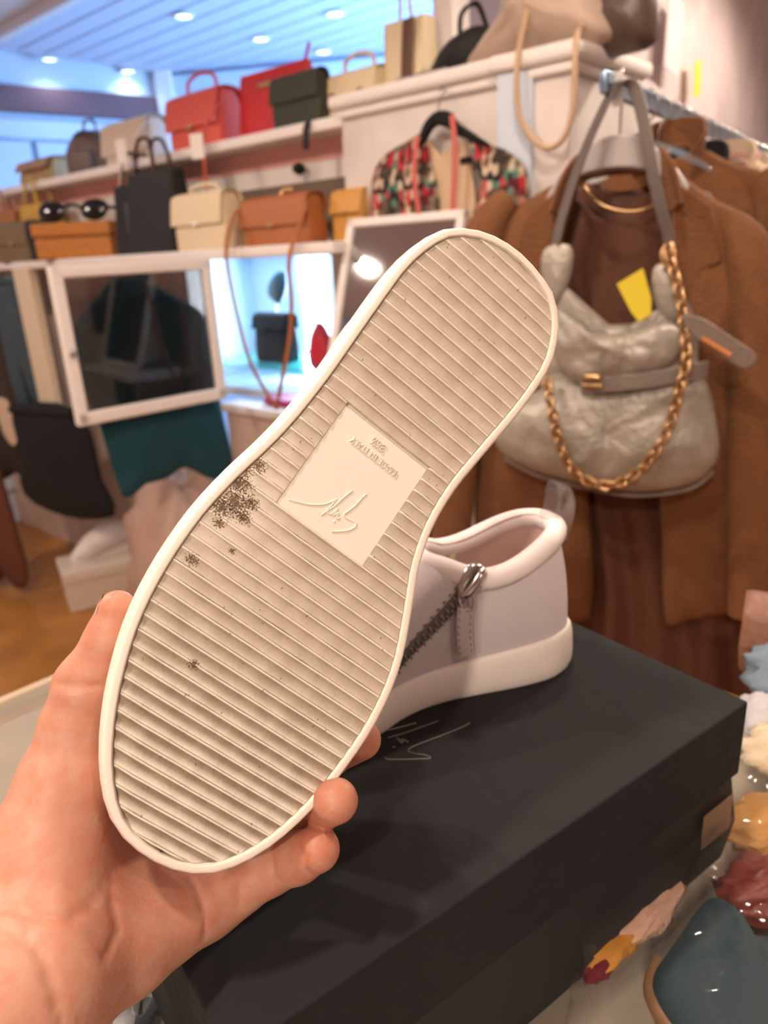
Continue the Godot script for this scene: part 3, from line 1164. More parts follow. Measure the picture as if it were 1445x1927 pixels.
# ---------------------------------------------------------------- the hand
const HAND := {
	"thumb": [-0.1023, 1.3772, -0.2525, 0.0073, -0.1058, 1.3669, -0.2499, 0.0088, -0.1164, 1.3497, -0.2449, 0.0115, -0.1217, 1.3348, -0.2396, 0.0125, -0.1254, 1.3163, -0.2309, 0.0175, -0.1298, 1.2985, -0.2193, 0.0220, -0.1274, 1.2827, -0.2010, 0.0230],
	"palm_little": [-0.1230, 1.2737, -0.1798, 0.0200, -0.1036, 1.2622, -0.2044, 0.0165, -0.0792, 1.2543, -0.2313, 0.0125],
	"palm_ring": [-0.1256, 1.2753, -0.1824, 0.0200, -0.0925, 1.2541, -0.2482, 0.0135],
	"palm_middle": [-0.1306, 1.2761, -0.1859, 0.0200, -0.1044, 1.2630, -0.2640, 0.0140],
	"palm_index": [-0.1342, 1.2778, -0.1908, 0.0200, -0.1181, 1.2842, -0.2779, 0.0140],
	"arm": [-0.1259, 1.2767, -0.1776, 0.0250, -0.1290, 1.2769, -0.1714, 0.0260, -0.1492, 1.2742, -0.1163, 0.0300],
	"little": [-0.0792, 1.2543, -0.2313, 0.0123, -0.0672, 1.2576, -0.2356, 0.0106, -0.0545, 1.2622, -0.2383, 0.0093, -0.0421, 1.2702, -0.2360, 0.0094, -0.0332, 1.2790, -0.2309, 0.0089],
	"ring": [-0.0925, 1.2541, -0.2482, 0.0120, -0.0664, 1.2533, -0.2712, 0.0098, -0.0372, 1.2725, -0.2589, 0.0090, -0.0244, 1.3017, -0.2311, 0.0087],
	"middle": [-0.1044, 1.2630, -0.2640, 0.0120, -0.0621, 1.2584, -0.2985, 0.0098, -0.0311, 1.2776, -0.2904, 0.0092, -0.0148, 1.3022, -0.2673, 0.0085],
	"index": [-0.1181, 1.2842, -0.2779, 0.0120, -0.0703, 1.2780, -0.3160, 0.0098, -0.0265, 1.2912, -0.3143, 0.0090, -0.0121, 1.3125, -0.2922, 0.0083],
}
const CREASES := [
	[-0.1276, 1.3051, -0.1781, -0.1192, 1.3033, -0.1753, -0.1136, 1.3006, -0.1726, -0.1091, 1.2959, -0.1672, -0.1063, 1.2903, -0.1628, -0.1048, 1.2853, -0.1606],
	[-0.1298, 1.3057, -0.1848, -0.1186, 1.3039, -0.1827, -0.1092, 1.2988, -0.1861, -0.1057, 1.2956, -0.1949, -0.1046, 1.2939, -0.2046],
	[-0.1039, 1.2921, -0.2091, -0.1014, 1.2888, -0.1996, -0.0986, 1.2844, -0.1933, -0.0994, 1.2854, -0.1821],
	[-0.0839, 1.2707, -0.2286, -0.0781, 1.2675, -0.2204, -0.0765, 1.2567, -0.2136],
	[-0.0654, 1.2694, -0.2340, -0.0647, 1.2650, -0.2269, -0.0653, 1.2588, -0.2235],
	[-0.0519, 1.2745, -0.2329, -0.0493, 1.2673, -0.2278],
	[-0.0404, 1.2842, -0.2295, -0.0376, 1.2821, -0.2243, -0.0366, 1.2746, -0.2243],
	[-0.1237, 1.3562, -0.2369, -0.1166, 1.3564, -0.2343, -0.1069, 1.3540, -0.2370]]


class Field:   # tapered capsules joined by a smooth minimum, with creases pressed in
	var groups := []      # each: an array of [a, b, ra, rb, chain]
	var creases := []
	var near := []        # the ones close to the present block
	var near_c := []

	static func smin(a: float, b: float, k: float) -> float:
		var h := maxf(k - absf(a - b), 0.0) / k
		return minf(a, b) - h * h * k * 0.25

	static func seg(p: Vector3, s: Array) -> float:
		var a: Vector3 = s[0]
		var ab: Vector3 = s[1] - a
		var t := clampf((p - a).dot(ab) / ab.length_squared(), 0.0, 1.0)
		return p.distance_to(a + ab * t) - lerpf(s[2], s[3], t)

	func focus(c: Vector3, reach: float) -> bool:
		near = []
		var best := 1.0
		for g in groups:
			var l := []
			for s in g:
				var d := seg(c, s)
				best = minf(best, d)
				if d < reach + 0.016: l.append(s)
			near.append(l)
		near_c = []
		for s in creases:
			if seg(c, s) < reach + 0.008: near_c.append(s)
		return best < reach + 0.012

	func value(p: Vector3) -> float:
		var palm := 1.0
		var ch := -1
		var run := 1.0
		for s in near[0]:
			var d := seg(p, s)
			if s[4] != ch:
				if ch >= 0: palm = run if palm >= 1.0 else smin(palm, run, 0.012)
				ch = s[4]; run = d
			else: run = smin(run, d, 0.004)
		if ch >= 0: palm = run if palm >= 1.0 else smin(palm, run, 0.012)
		var o := palm
		for g in range(1, near.size()):
			if near[g].is_empty(): continue
			var f := 1.0
			for s in near[g]:
				f = seg(p, s) if f >= 1.0 else smin(f, seg(p, s), 0.004)
			o = minf(o, smin(palm, f, 0.007))
		for s in near_c:
			var d := seg(p, s)
			if d < 0.005: o += (0.0013 if s[4] < 3 else 0.0008) * exp(-d * d / (0.0009 * 0.0009)) + 0.0005 * exp(-d * d / (0.0024 * 0.0024))
		return o


func build_hand() -> void:
	var fl := Field.new()
	var palm := []
	var ch := 0
	var fingers := []
	for k in HAND:
		var q: Array = HAND[k]
		var l := []
		for i in range(0, q.size() - 4, 4):
			l.append([Vector3(q[i], q[i + 1], q[i + 2]), Vector3(q[i + 4], q[i + 5], q[i + 6]), q[i + 3], q[i + 7], ch])
		ch += 1
		if k in ["little", "ring", "middle", "index"]: fingers.append(l)
		else: palm.append_array(l)
	fl.groups = [palm] + fingers
	for w in CREASES.size():
		var q: Array = CREASES[w]
		for i in range(0, q.size() - 3, 3):
			fl.creases.append([Vector3(q[i], q[i + 1], q[i + 2]), Vector3(q[i + 3], q[i + 4], q[i + 5]), 0.0, 0.0, w])
	var mb := surface_nets(fl, Vector3(-0.19, 1.20, -0.345), Vector3(0.03, 1.41, -0.08), 0.0013, 8)
	var base := Vector3(-0.125, 1.2765, -0.18)
	# redder finger ends, knuckles and heel of the hand; paler hollow of the palm
	var red := [[Vector3(-0.1023, 1.3772, -0.2525), 0.016, 0.7], [Vector3(-0.0332, 1.279, -0.2309), 0.016, 0.8], [Vector3(-0.0244, 1.3017, -0.2311), 0.016, 0.8], [Vector3(-0.0148, 1.3022, -0.2673), 0.018, 0.9], [Vector3(-0.1164, 1.3497, -0.2449), 0.014, 0.4], [Vector3(-0.106, 1.300, -0.205), 0.026, 0.5], [Vector3(-0.075, 1.268, -0.222), 0.018, 0.35]]
	var tone := FastNoiseLite.new()
	tone.seed = 77
	tone.frequency = 55.0
	tone.fractal_octaves = 3
	for i in mb.v.size():
		var k := 0.12 + 0.45 * tone.get_noise_3dv(mb.v[i])
		for q in red: k += q[2] * exp(-pow(mb.v[i].distance_to(q[0]) / q[1], 2.0))
		mb.col.append(Color(1, 1, 1).lerp(Color(0.94, 0.74, 0.68), clampf(k, 0.0, 1.0)))
	for i in mb.v.size(): mb.v[i] -= base
	var o := thing("person", "left hand and wrist of a person gripping the raised sneaker by its toe", "person", Transform3D(Basis.IDENTITY, base))
	part("hand", mb, M.skin, o)
	# the thumb nail, on the side turned away from the shoe
	var nb := MB.new()
	var tip := Vector3(-0.1023, 1.3772, -0.2525) - base
	var dirn := (Vector3(-0.1023, 1.3772, -0.2525) - Vector3(-0.1058, 1.3669, -0.2499)).normalized()
	var outw := Vector3(-0.80, 0.22, -0.15)
	outw = (outw - dirn * outw.dot(dirn)).normalized()
	var ac := dirn.cross(outw)
	var rings := []
	for r in 7:
		var ring := PackedVector3Array()
		var al := lerpf(-0.0105, 0.0045, r / 6.0)
		var wv := 1.0 if r < 5 else 0.72
		for k in 11:
			var an := lerpf(-0.8, 0.8, k / 10.0) * wv
			var rad := 0.0076 - al * 0.11 if al < 0 else lerpf(0.0076, 0.0066, al / 0.0045)
			ring.append(tip + dirn * al + (outw * cos(an) + ac * sin(an)) * (rad - 0.0001) - dirn.normalized() * 0.0)
		rings.append(ring)
	nb.loft(rings, false, false, false)
	part("thumb_nail", nb, M.nail, o)


func surface_nets(fl: Field, lo: Vector3, hi: Vector3, cell: float, block: int) -> MB:
	var mb := MB.new()
	var verts := {}
	var nx := int((hi.x - lo.x) / cell / block) + 1
	var ny := int((hi.y - lo.y) / cell / block) + 1
	var nz := int((hi.z - lo.z) / cell / block) + 1
	var bs := cell * block
	var reach := bs * 0.87
	var quads := []
	var corner_off := [Vector3i(0, 0, 0), Vector3i(1, 0, 0), Vector3i(0, 1, 0), Vector3i(1, 1, 0), Vector3i(0, 0, 1), Vector3i(1, 0, 1), Vector3i(0, 1, 1), Vector3i(1, 1, 1)]
	var edges := [[0, 1], [2, 3], [4, 5], [6, 7], [0, 2], [1, 3], [4, 6], [5, 7], [0, 4], [1, 5], [2, 6], [3, 7]]
	var g := PackedFloat32Array()
	var m := block + 1
	g.resize(m * m * m)
	for bx in nx:
		for by in ny:
			for bz in nz:
				var o := lo + Vector3(bx, by, bz) * bs
				var c := o + Vector3.ONE * bs * 0.5
				if not fl.focus(c, reach): continue
				var v0 := fl.value(c)
				if absf(v0) > reach + 0.006: continue
				for k in m:
					for j in m:
						for i in m:
							g[(k * m + j) * m + i] = fl.value(o + Vector3(i, j, k) * cell)
				for k in block:
					for j in block:
						for i in block:
							var mask := 0
							var val := []
							for q in 8:
								var co: Vector3i = corner_off[q]
								var d := g[((k + co.z) * m + j + co.y) * m + i + co.x]
								val.append(d)
								if d < 0: mask |= 1 << q
							if mask == 0 or mask == 255: continue
							var sum := Vector3.ZERO
							var cnt := 0
							for e in edges:
								var a: float = val[e[0]]
								var b: float = val[e[1]]
								if (a < 0) != (b < 0):
									sum += Vector3(corner_off[e[0]]).lerp(Vector3(corner_off[e[1]]), a / (a - b))
									cnt += 1
							var key := Vector3i(bx * block + i, by * block + j, bz * block + k)
							verts[key] = mb.pt(o + (Vector3(i, j, k) + sum / cnt) * cell)
							# edges that leave the cell's first corner
							for ax in 3:
								var other: int = [1, 2, 4][ax]
								if (val[0] < 0) != (val[other] < 0): quads.append([key, ax, val[0] < 0])
	for q in quads:
		var key: Vector3i = q[0]
		var u := Vector3i.ZERO
		var w := Vector3i.ZERO
		u[(q[1] + 1) % 3] = 1
		w[(q[1] + 2) % 3] = 1
		if not (verts.has(key - u) and verts.has(key - w) and verts.has(key - u - w)): continue
		var a: int = verts[key]
		var b: int = verts[key - u]
		var c: int = verts[key - u - w]
		var d: int = verts[key - w]
		if q[2]:
			mb.tri(a, c, b); mb.tri(a, d, c)
		else:
			mb.tri(a, b, c); mb.tri(a, c, d)
	mb.turn_out(0)
	return mb


# ---------------------------------------------------------------- coat, dress and the big shoulder bag
func build_coat_and_bag() -> void:
	var C := Transform3D(coat_basis, coat_origin)
	# the grey hanger with its clear cover over the hook
	var h := thing("coat_hanger", "wide grey plastic hanger inside the front camel coat", "hanger", C)
	var b := MB.new()
	b.extrude(curve(v2([-0.13, -0.185, -0.11, -0.15, -0.08, -0.115, -0.04, -0.085, 0.0, -0.078, 0.035, -0.085, 0.075, -0.115, 0.105, -0.15, 0.125, -0.185, 0.115, -0.20, 0.09, -0.17, 0.06, -0.142, 0.0, -0.13, -0.06, -0.138, -0.09, -0.17, -0.12, -0.20]), 3, true), -0.014, 0.014, 0.004)
	part("shoulders", b, mat(rgb(176, 168, 166), 0.4), h)
	b = MB.new()
	b.tube(curve(v3([0, -0.085, 0, 0, -0.05, 0, 0.0, -0.02, 0.0, -0.006, -0.002, 0.012, -0.004, 0.016, 0.0, 0.0, 0.022, -0.016, -0.004, 0.014, -0.028]), 4), 0.0024, 6)
	part("hook", b, M.chrome, h)
	b = MB.new()
	b.box(Vector3(-0.004, -0.012, 0.02), Vector3(0.018, 0.05, 0.006), 0.0025)
	part("size_marker", b, clear(rgb(220, 215, 210), 0.6, 0.2), h).set_meta("label", "cloudy plastic hook marker")
	# the coat
	var o := thing("coat", "long camel wool coat hanging open behind the silver grey bag, frontmost on the rail", "coat", C)
	b = MB.new()
	b.t = Transform3D(Basis.IDENTITY, Vector3(0, 0, -0.06))
	b.pillow(curve(v2([-0.06, -0.145, -0.02, -0.16, 0.03, -0.16, 0.07, -0.15, 0.18, -0.215, 0.215, -0.5, 0.235, -0.96, 0.0, -1.0, -0.21, -0.94, -0.215, -0.5, -0.19, -0.2]), 3, true), 0.012, 0.03, 0.012, 3, 6, 0.6)
	part("lining", b, M.coatlining, o).set_meta("label", "dark brown inner lining")
	b = MB.new()
	b.t = Transform3D(Basis.IDENTITY, Vector3(0, 0, 0.0))
	b.pillow(curve(v2([-0.064, -0.138, -0.10, -0.142, -0.15, -0.165, -0.2, -0.195, -0.222, -0.26, -0.235, -0.4, -0.25, -0.65, -0.262, -0.82, -0.24, -0.9, -0.13, -0.96, -0.01, -0.995, -0.029, -0.676, -0.056, -0.471, -0.085, -0.338, -0.10, -0.22]), 3, true), 0.04, 0.02, 0.014, 8, 6, 0.45)
	part("front_panel", b, M.camel, o)
	b = MB.new()
	b.pillow(curve(v2([0.07, -0.145, 0.105, -0.15, 0.15, -0.185, 0.2, -0.215, 0.225, -0.28, 0.235, -0.42, 0.25, -0.65, 0.27, -0.9, 0.235, -0.945, 0.18, -0.965, 0.138, -0.975, 0.118, -0.8, 0.106, -0.665, 0.112, -0.468, 0.118, -0.342, 0.105, -0.231]), 3, true), 0.04, 0.02, 0.014, 18, 6, 0.45)
	part("front_panel", b, M.camel, o)
	for q in [[1.0, 0.205], [-1.0, 0.205]]:
		b = MB.new()
		var path := []
		var s: float = q[0]
		for p in [[0.175, -0.222, 0.0], [0.213, -0.27, 0.012], [0.238, -0.38, 0.024], [0.255, -0.55, 0.034], [0.272, -0.74, 0.046], [0.287, -0.905, 0.054]]:
			path.append(Vector3(s * p[0] + (0.0 if s > 0 else -0.012), p[1] + (0.0 if s > 0 else 0.06), p[2]))
		b.tube(curve(path, 4), thick([0.022, 0.038, 0.045, 0.046, 0.044, 0.042], 4), 14, false, 0.85)
		part("sleeve", b, M.camel, o)
	b = MB.new()
	b.strap(curve(v3([-0.092, -0.20, 0.045, -0.078, -0.15, 0.03, -0.06, -0.122, 0.0, -0.03, -0.112, -0.045, 0.025, -0.112, -0.05, 0.06, -0.122, -0.01, 0.085, -0.15, 0.03, 0.10, -0.20, 0.045]), 4), 0.05, 0.008, Vector3(0, 1, 0.25))
	part("collar", b, M.camel, o)
	for s in [1.0, -1.0]:
		b = MB.new()
		b.t = Transform3D(Basis(Vector3.UP, 0.12 * s), Vector3(0, 0, 0.043))
		var lap := []
		for p in [[0.09, -0.155], [0.155, -0.2], [0.178, -0.285], [0.145, -0.3], [0.165, -0.345], [0.14, -0.45], [0.11, -0.40], [0.10, -0.27]]: lap.append(Vector2(s * p[0], p[1]))
		b.extrude(lap, 0.0, 0.009, 0.003)
		part("lapel", b, M.camel, o)
	b = MB.new()
	b.box(Vector3(0.03, -0.205, -0.038), Vector3(0.052, 0.018, 0.004), 0.001)
	b.box(Vector3(0.03, -0.23, -0.038), Vector3(0.018, 0.03, 0.004), 0.001)
	b.box(Vector3(0.033, -0.247, -0.037), Vector3(0.03, 0.012, 0.004), 0.001)
	part("neck_label", b, M.blackcloth, o)
	# a gold chain round the hanger's neck
	b = MB.new()
	b.tube(curve(v3([-0.055, -0.15, 0.0, -0.03, -0.18, 0.012, 0.005, -0.196, 0.016, 0.045, -0.198, 0.012, 0.075, -0.178, 0.0, 0.06, -0.14, -0.02, 0.0, -0.125, -0.026, -0.045, -0.135, -0.018]), 5, true), 0.0026, 7, true)
	lone("necklace", "thin gold chain around the neck of the grey coat hanger", "necklace", b, M.gold, C)
	# the dress inside the coat
	var d := thing("dress", "dark brown pleated dress hanging inside the front camel coat", "dress", C)
	var rings := []
	for r in 9:
		var f := r / 8.0
		var y := lerpf(-0.3, -1.14, f)
		var w := lerpf(0.13, 0.30, f)
		var ring := PackedVector3Array()
		for k in 120:
			var u := lerpf(-1.0, 1.0, k / 119.0)
			ring.append(Vector3(lerpf(-0.05, 0.03, f) + u * w + 0.01 * sin(r * 1.3), y - 0.02 * (1.0 - u) * f, -0.02 + lerpf(0.002, 0.016, f) * sin(u * 19.0 + 0.6 * sin(u * 7.0) + f)))
		for k in 120:
			var u := lerpf(1.0, -1.0, k / 119.0)
			ring.append(Vector3(lerpf(-0.05, 0.03, f) + u * w + 0.01 * sin(r * 1.3), y - 0.02 * (1.0 - u) * f, -0.03 + lerpf(0.002, 0.016, f) * sin(u * 19.0 + 0.6 * sin(u * 7.0) + f)))
		rings.append(ring)
	b = MB.new()
	b.loft(rings, true, false, false)
	part("skirt", b, M.darkbrown, d)
	b = MB.new()
	b.t = Transform3D(Basis.IDENTITY, Vector3(-0.02, 0, -0.03))
	b.pillow(curve(v2([-0.06, -0.17, 0.0, -0.21, 0.06, -0.17, 0.12, -0.2, 0.12, -0.32, -0.13, -0.32, -0.12, -0.2]), 3, true), 0.012, 0.012, 0.004, 4)
	part("bodice", b, M.darkbrown, d)
	build_hobo(C)


func thick(a: Array, sub: int) -> Array:
	var o := []
	for i in a.size() - 1:
		for k in sub: o.append(lerpf(a[i], a[i + 1], float(k) / sub))
	o.append(a[a.size() - 1])
	return o


func build_hobo(C: Transform3D) -> void:
	var o := thing("shoulder_bag", "large slouchy silver grey leather bag with a gold chain, hanging before the camel coat", "bag", C)
	var b := MB.new()
	b.t = Transform3D(Basis.IDENTITY, Vector3(0, 0, 0.105))
	b.pillow(curve(v2([-0.10, -0.49, -0.075, -0.458, 0.02, -0.462, 0.138, -0.45, 0.172, -0.468, 0.19, -0.52, 0.203, -0.58, 0.196, -0.615, 0.163, -0.648, 0.076, -0.668, -0.017, -0.66, -0.1, -0.645, -0.165, -0.618, -0.187, -0.575, -0.165, -0.525]), 4, true), 0.065, 0.045, 0.016, 5, 18, 0.42)
	var body := part("body", b, M.silver_leather, o)
	b = MB.new()
	b.tube(curve(v3([-0.165, -0.622, 0.115, -0.1, -0.650, 0.118, -0.017, -0.665, 0.12, 0.076, -0.673, 0.12, 0.163, -0.653, 0.118, 0.197, -0.62, 0.115]), 5), 0.0035, 7)
	part("piping", b, M.grey_leather, body)
	b = MB.new()
	b.t = Transform3D(Basis.IDENTITY, Vector3(0, 0, 0.10))
	b.pillow(curve(v2([-0.09, -0.30, -0.06, -0.33, -0.03, -0.362, 0.0, -0.378, 0.06, -0.376, 0.10, -0.362, 0.125, -0.335, 0.15, -0.38, 0.158, -0.45, 0.15, -0.5, -0.06, -0.5, -0.115, -0.47, -0.105, -0.38]), 4, true), 0.028, 0.03, 0.012, 7, 6, 0.5)
	part("upper_body", b, M.silver_leather, o)
	b = MB.new()
	b.t = Transform3D(Basis(Vector3.RIGHT, -0.12), Vector3(0, -0.016, 0.098))
	b.pillow(curve(v2([-0.066, -0.335, -0.04, -0.357, -0.002, -0.374, 0.064, -0.372, 0.108, -0.36, 0.133, -0.378, 0.126, -0.414, 0.1, -0.436, 0.069, -0.444, 0.03, -0.452, -0.007, -0.46, -0.045, -0.447, -0.068, -0.41, -0.074, -0.37]), 4, true), 0.04, 0.01, 0.026, 29, 16, 0.5)
	part("flap", b, M.silver_leather, o)
	# the two tongues the strap is fixed to
	for q in [[[-0.10, -0.255, -0.055, -0.248, -0.05, -0.285, -0.062, -0.325, -0.08, -0.345, -0.098, -0.325], 0.115], [[0.078, -0.29, 0.098, -0.284, 0.118, -0.31, 0.131, -0.345, 0.13, -0.375, 0.1, -0.37, 0.08, -0.335], 0.115]]:
		b = MB.new()
		b.t = Transform3D(Basis.IDENTITY, Vector3(0, 0, q[1]))
		b.pillow(curve(v2(q[0]), 4, true), 0.014, 0.012, 0.005, 2)
		part("tongue", b, M.silver_leather, o)
	b = MB.new()
	b.strap(curve(v3([-0.086, -0.3, 0.118, -0.078, -0.238, 0.112, -0.07, -0.197, 0.104, -0.048, -0.118, 0.085, -0.022, -0.045, 0.055, -0.004, -0.004, 0.03]), 4), 0.021, 0.0045, Vector3(0.75, 0.2, 0.5))
	b.strap(curve(v3([-0.004, -0.004, 0.03, 0.02, -0.012, 0.036, 0.038, -0.05, 0.055, 0.058, -0.12, 0.085, 0.079, -0.19, 0.104, 0.099, -0.247, 0.112, 0.104, -0.29, 0.118]), 4), 0.021, 0.0045, Vector3(0.75, -0.2, 0.5))
	part("shoulder_strap", b, leather(rgb(92, 80, 74)), o)
	b = MB.new()
	b.strap(curve(v3([-0.02, -0.472, 0.168, 0.03, -0.466, 0.172, 0.09, -0.458, 0.172, 0.15, -0.448, 0.155, 0.172, -0.446, 0.135]), 4), 0.027, 0.005, Vector3(0, 1, 0.1))
	part("belt", b, M.grey_leather, o)
	b = MB.new()
	b.box(Vector3(0.0, -0.456, 0.179), Vector3(0.028, 0.011, 0.009), 0.003)
	b.box(Vector3(0.0, -0.470, 0.177), Vector3(0.034, 0.008, 0.006), 0.002)
	part("clasp", b, M.gold, o)
	# the chain: links turned in turn
	var link := MB.new()
	var lp := []
	for k in 14:
		var an := TAU * k / 14
		lp.append(Vector3(0.0105 * cos(an), 0.0078 * sin(an), 0))
	link.tube(lp, 0.0027, 7, true)
	var lm := link.mesh()
	var ch := Node3D.new()
	ch.name = "chain"
	o.add_child(ch)
	ch.position = Vector3(0.0, 0.0, 0.0)
	var path := curve(v3([0.10, -0.262, 0.135, 0.108, -0.285, 0.145, 0.116, -0.305, 0.15, 0.125, -0.335, 0.158, 0.134, -0.377, 0.165, 0.142, -0.426, 0.178, 0.135, -0.475, 0.186, 0.126, -0.527, 0.186, 0.103, -0.581, 0.188, 0.066, -0.625, 0.18, 0.024, -0.640, 0.178, -0.022, -0.620, 0.18, -0.051, -0.563, 0.182, -0.068, -0.499, 0.176, -0.08, -0.455, 0.16]), 8)
	var run := 0.0
	var n := 0
	for i in path.size() - 1:
		run += path[i].distance_to(path[i + 1])
		if run >= n * 0.0138:
			var dr: Vector3 = (path[i + 1] - path[i]).normalized()
			var nz := Vector3(0, 0, 1)
			nz = (nz - dr * nz.dot(dr)).normalized()
			var bas := Basis(dr, nz.cross(dr), nz) * Basis(Vector3.RIGHT, deg_to_rad(38 if n % 2 == 0 else -42))
			part("chain_link", lm, M.gold, ch, Transform3D(bas, path[i]))
			n += 1
	b = MB.new()
	b.tube(curve(v3([0.098, -0.252, 0.13, 0.09, -0.268, 0.135, 0.098, -0.285, 0.137, 0.11, -0.275, 0.135, 0.108, -0.258, 0.13]), 4, true), 0.0024, 7, true)
	part("ring", b, M.gold, ch)
	b = MB.new()
	var T := Transform3D(coat_basis, coat_origin)
	b.extrude(v2([0.025, -0.311, 0.064, -0.288, 0.08, -0.335, 0.081, -0.36, 0.063, -0.371, 0.05, -0.356]), 0.131, 0.1325)
	lone("price_tag", "bright yellow patterned paper tag above the flap of the silver bag", "tag", b, M.yellow, T)
	var fob := thing("luggage_tag", "grey brown leather tag with an orange strip, hung on the gold chain", "tag", T)
	b = MB.new()
	b.extrude(curve(v2([0.129, -0.358, 0.16, -0.362, 0.2, -0.388, 0.238, -0.415, 0.237, -0.43, 0.219, -0.436, 0.18, -0.41, 0.146, -0.386]), 3, true), 0.176, 0.182, 0.0015)
	part("leather_tongue", b, M.taupe_leather, fob)
	b = MB.new()
	b.strap(v3([0.162, -0.391, 0.184, 0.205, -0.4165, 0.184]), 0.006, 0.003, Vector3(0.5, 0.86, 0))
	part("strip", b, mat(rgb(206, 130, 66), 0.5), fob)


# ---------------------------------------------------------------- the rail along the right wall
func build_rail() -> void:
	var start := Vector3(0.409, 1.74, -1.372)
	var across := Vector3(0.821, 0, 0.571)
	var R := Transform3D(Basis(across, Vector3.UP, -rail_dir), start)     # -z runs along the rail, away from us
	var o := thing("clothes_rail", "long chrome clothes rail along the right wall above the coats", "rail", R)
	var b := MB.new()
	b.box(Vector3(0, -0.004, -1.08), Vector3(0.014, 0.036, 2.24), 0.005)
	part("bar", b, mat(rgb(168, 200, 230), 0.2, 1.0), o)
	for z in [-0.75, -1.75]:
		b = MB.new()
		b.tube([Vector3(0, 0, z), Vector3(-0.1, 0.0, z), Vector3(-0.24, 0.0, z)], 0.009, 8)
		part("bracket", b, M.chrome, o)
	# hangers
	b = MB.new()
	b.tube(curve(v3([0.0, -0.07, 0, 0.0, -0.045, 0, 0.016, -0.02, 0, 0.018, 0.004, 0, 0.0, 0.018, 0, -0.018, 0.006, 0, -0.016, -0.008, 0]), 3), 0.0022, 6)
	var hook := b.mesh()
	b = MB.new()
	b.extrude(curve(v2([-0.12, -0.125, -0.06, -0.09, 0.0, -0.068, 0.06, -0.09, 0.12, -0.125, 0.116, -0.133, 0.055, -0.1, 0.0, -0.08, -0.055, -0.1, -0.116, -0.133]), 2, true), -0.006, 0.006, 0.002)
	var bar := b.mesh()
	var hm := clear(rgb(170, 205, 230), 0.10, 0.1)
	var proto: Node3D = null
	for k in 22:
		var at := R * Transform3D(Basis(Vector3.UP, rng.randf_range(-0.2, 0.2)), Vector3(0, 0.0, -0.22 - k * 0.085))
		var w := proto
		if proto == null:
			proto = thing("clothes_hanger", "clear plastic clothes hanger in the row on the chrome rail", "hanger", at, "hangers on the chrome rail")
			part("hook", hook, M.chrome, proto)
			part("shoulders", bar, hm, proto)
		else:
			w = proto.duplicate()
			w.name = numbered("clothes_hanger")
			add_child(w)
			w.transform = at
		(w if w else proto).set_meta("label", "clear plastic hanger on the chrome rail, %s from the front" % ORDINAL[k])
	# what hangs on them
	garment("coat", "second camel coat, just behind the shoulder of the front one", "coat", R * Transform3D(Basis.IDENTITY, Vector3(0.03, 0.0, -0.30)), 0.36, 0.95, M.camel, true)
	garment("jacket", "black jacket squeezed between the camel coats and the plaid shirt", "jacket", R * Transform3D(Basis.IDENTITY, Vector3(0.05, -0.02, -0.43)), 0.36, 0.7, M.blackcloth, false)
	var plaid := cloth(rgb(255, 255, 255))
	plaid.albedo_texture = plaid_texture()
	plaid.uv1_triplanar = true
	plaid.uv1_scale = Vector3.ONE * 9.0
	garment("shirt", "brown and grey plaid shirt at the right edge of the rail", "shirt", R * Transform3D(Basis.IDENTITY, Vector3(0.07, -0.05, -0.54)), 0.36, 0.75, plaid, false)
	garment("cardigan", "pale beige knitted cardigan on the rail, right of the plaid shirt", "cardigan", R * Transform3D(Basis.IDENTITY, Vector3(0.06, 0.0, -0.68)), 0.36, 0.6, cloth(rgb(206, 182, 156)), false)
	for k in 5:
		garment("blouse", ["dusty pink blouse far along the rail", "cream blouse far along the rail behind the dusty pink one", "dark brown blouse far along the rail", "grey blouse far along the rail", "white blouse farthest along the rail"][k], "blouse", R * Transform3D(Basis.IDENTITY, Vector3(0.04, 0.0, -0.85 - k * 0.2)), 0.34, 0.65, cloth([rgb(196, 150, 140), rgb(222, 204, 180), rgb(84, 58, 46), rgb(150, 140, 136), rgb(226, 216, 208)][k]), false)
	# notes on the wall
	var N := Transform3D(Basis(rail_dir * -1.0, Vector3.UP, across), wt(0.575, 0, 0.0).origin)
	N.basis = Basis(rail_dir, Vector3.UP, rail_dir.cross(Vector3.UP))
	b = MB.new()
	b.extrude(v2([1.34, 1.945, 1.43, 1.95, 1.44, 2.0, 1.41, 2.06, 1.33, 2.05]), -0.068, -0.066)
	lone("note", "small yellow paper note stuck to the right wall", "note", b, mat(rgb(232, 206, 84), 0.8), N)
	b = MB.new()
	b.extrude(v2([0.95, 1.98, 1.12, 1.97, 1.13, 2.17, 0.96, 2.18]), -0.068, -0.066)
	lone("note", "white paper sheet on the right wall, left of the yellow note", "note", b, mat(rgb(226, 216, 216), 0.8), N)
	# a pair of patterned boots and a chrome stand on the floor beyond the counter
	var bt := leather(Color.WHITE, 0.5)
	bt.albedo_texture = ramp(noise_tex(61, 0.06, false, 1.0, 2, FastNoiseLite.TYPE_CELLULAR), [[0.0, rgb(44, 30, 24)], [0.5, rgb(104, 72, 54)], [1.0, rgb(160, 128, 102)]])
	bt.uv1_triplanar = true
	bt.uv1_scale = Vector3.ONE * 9.0
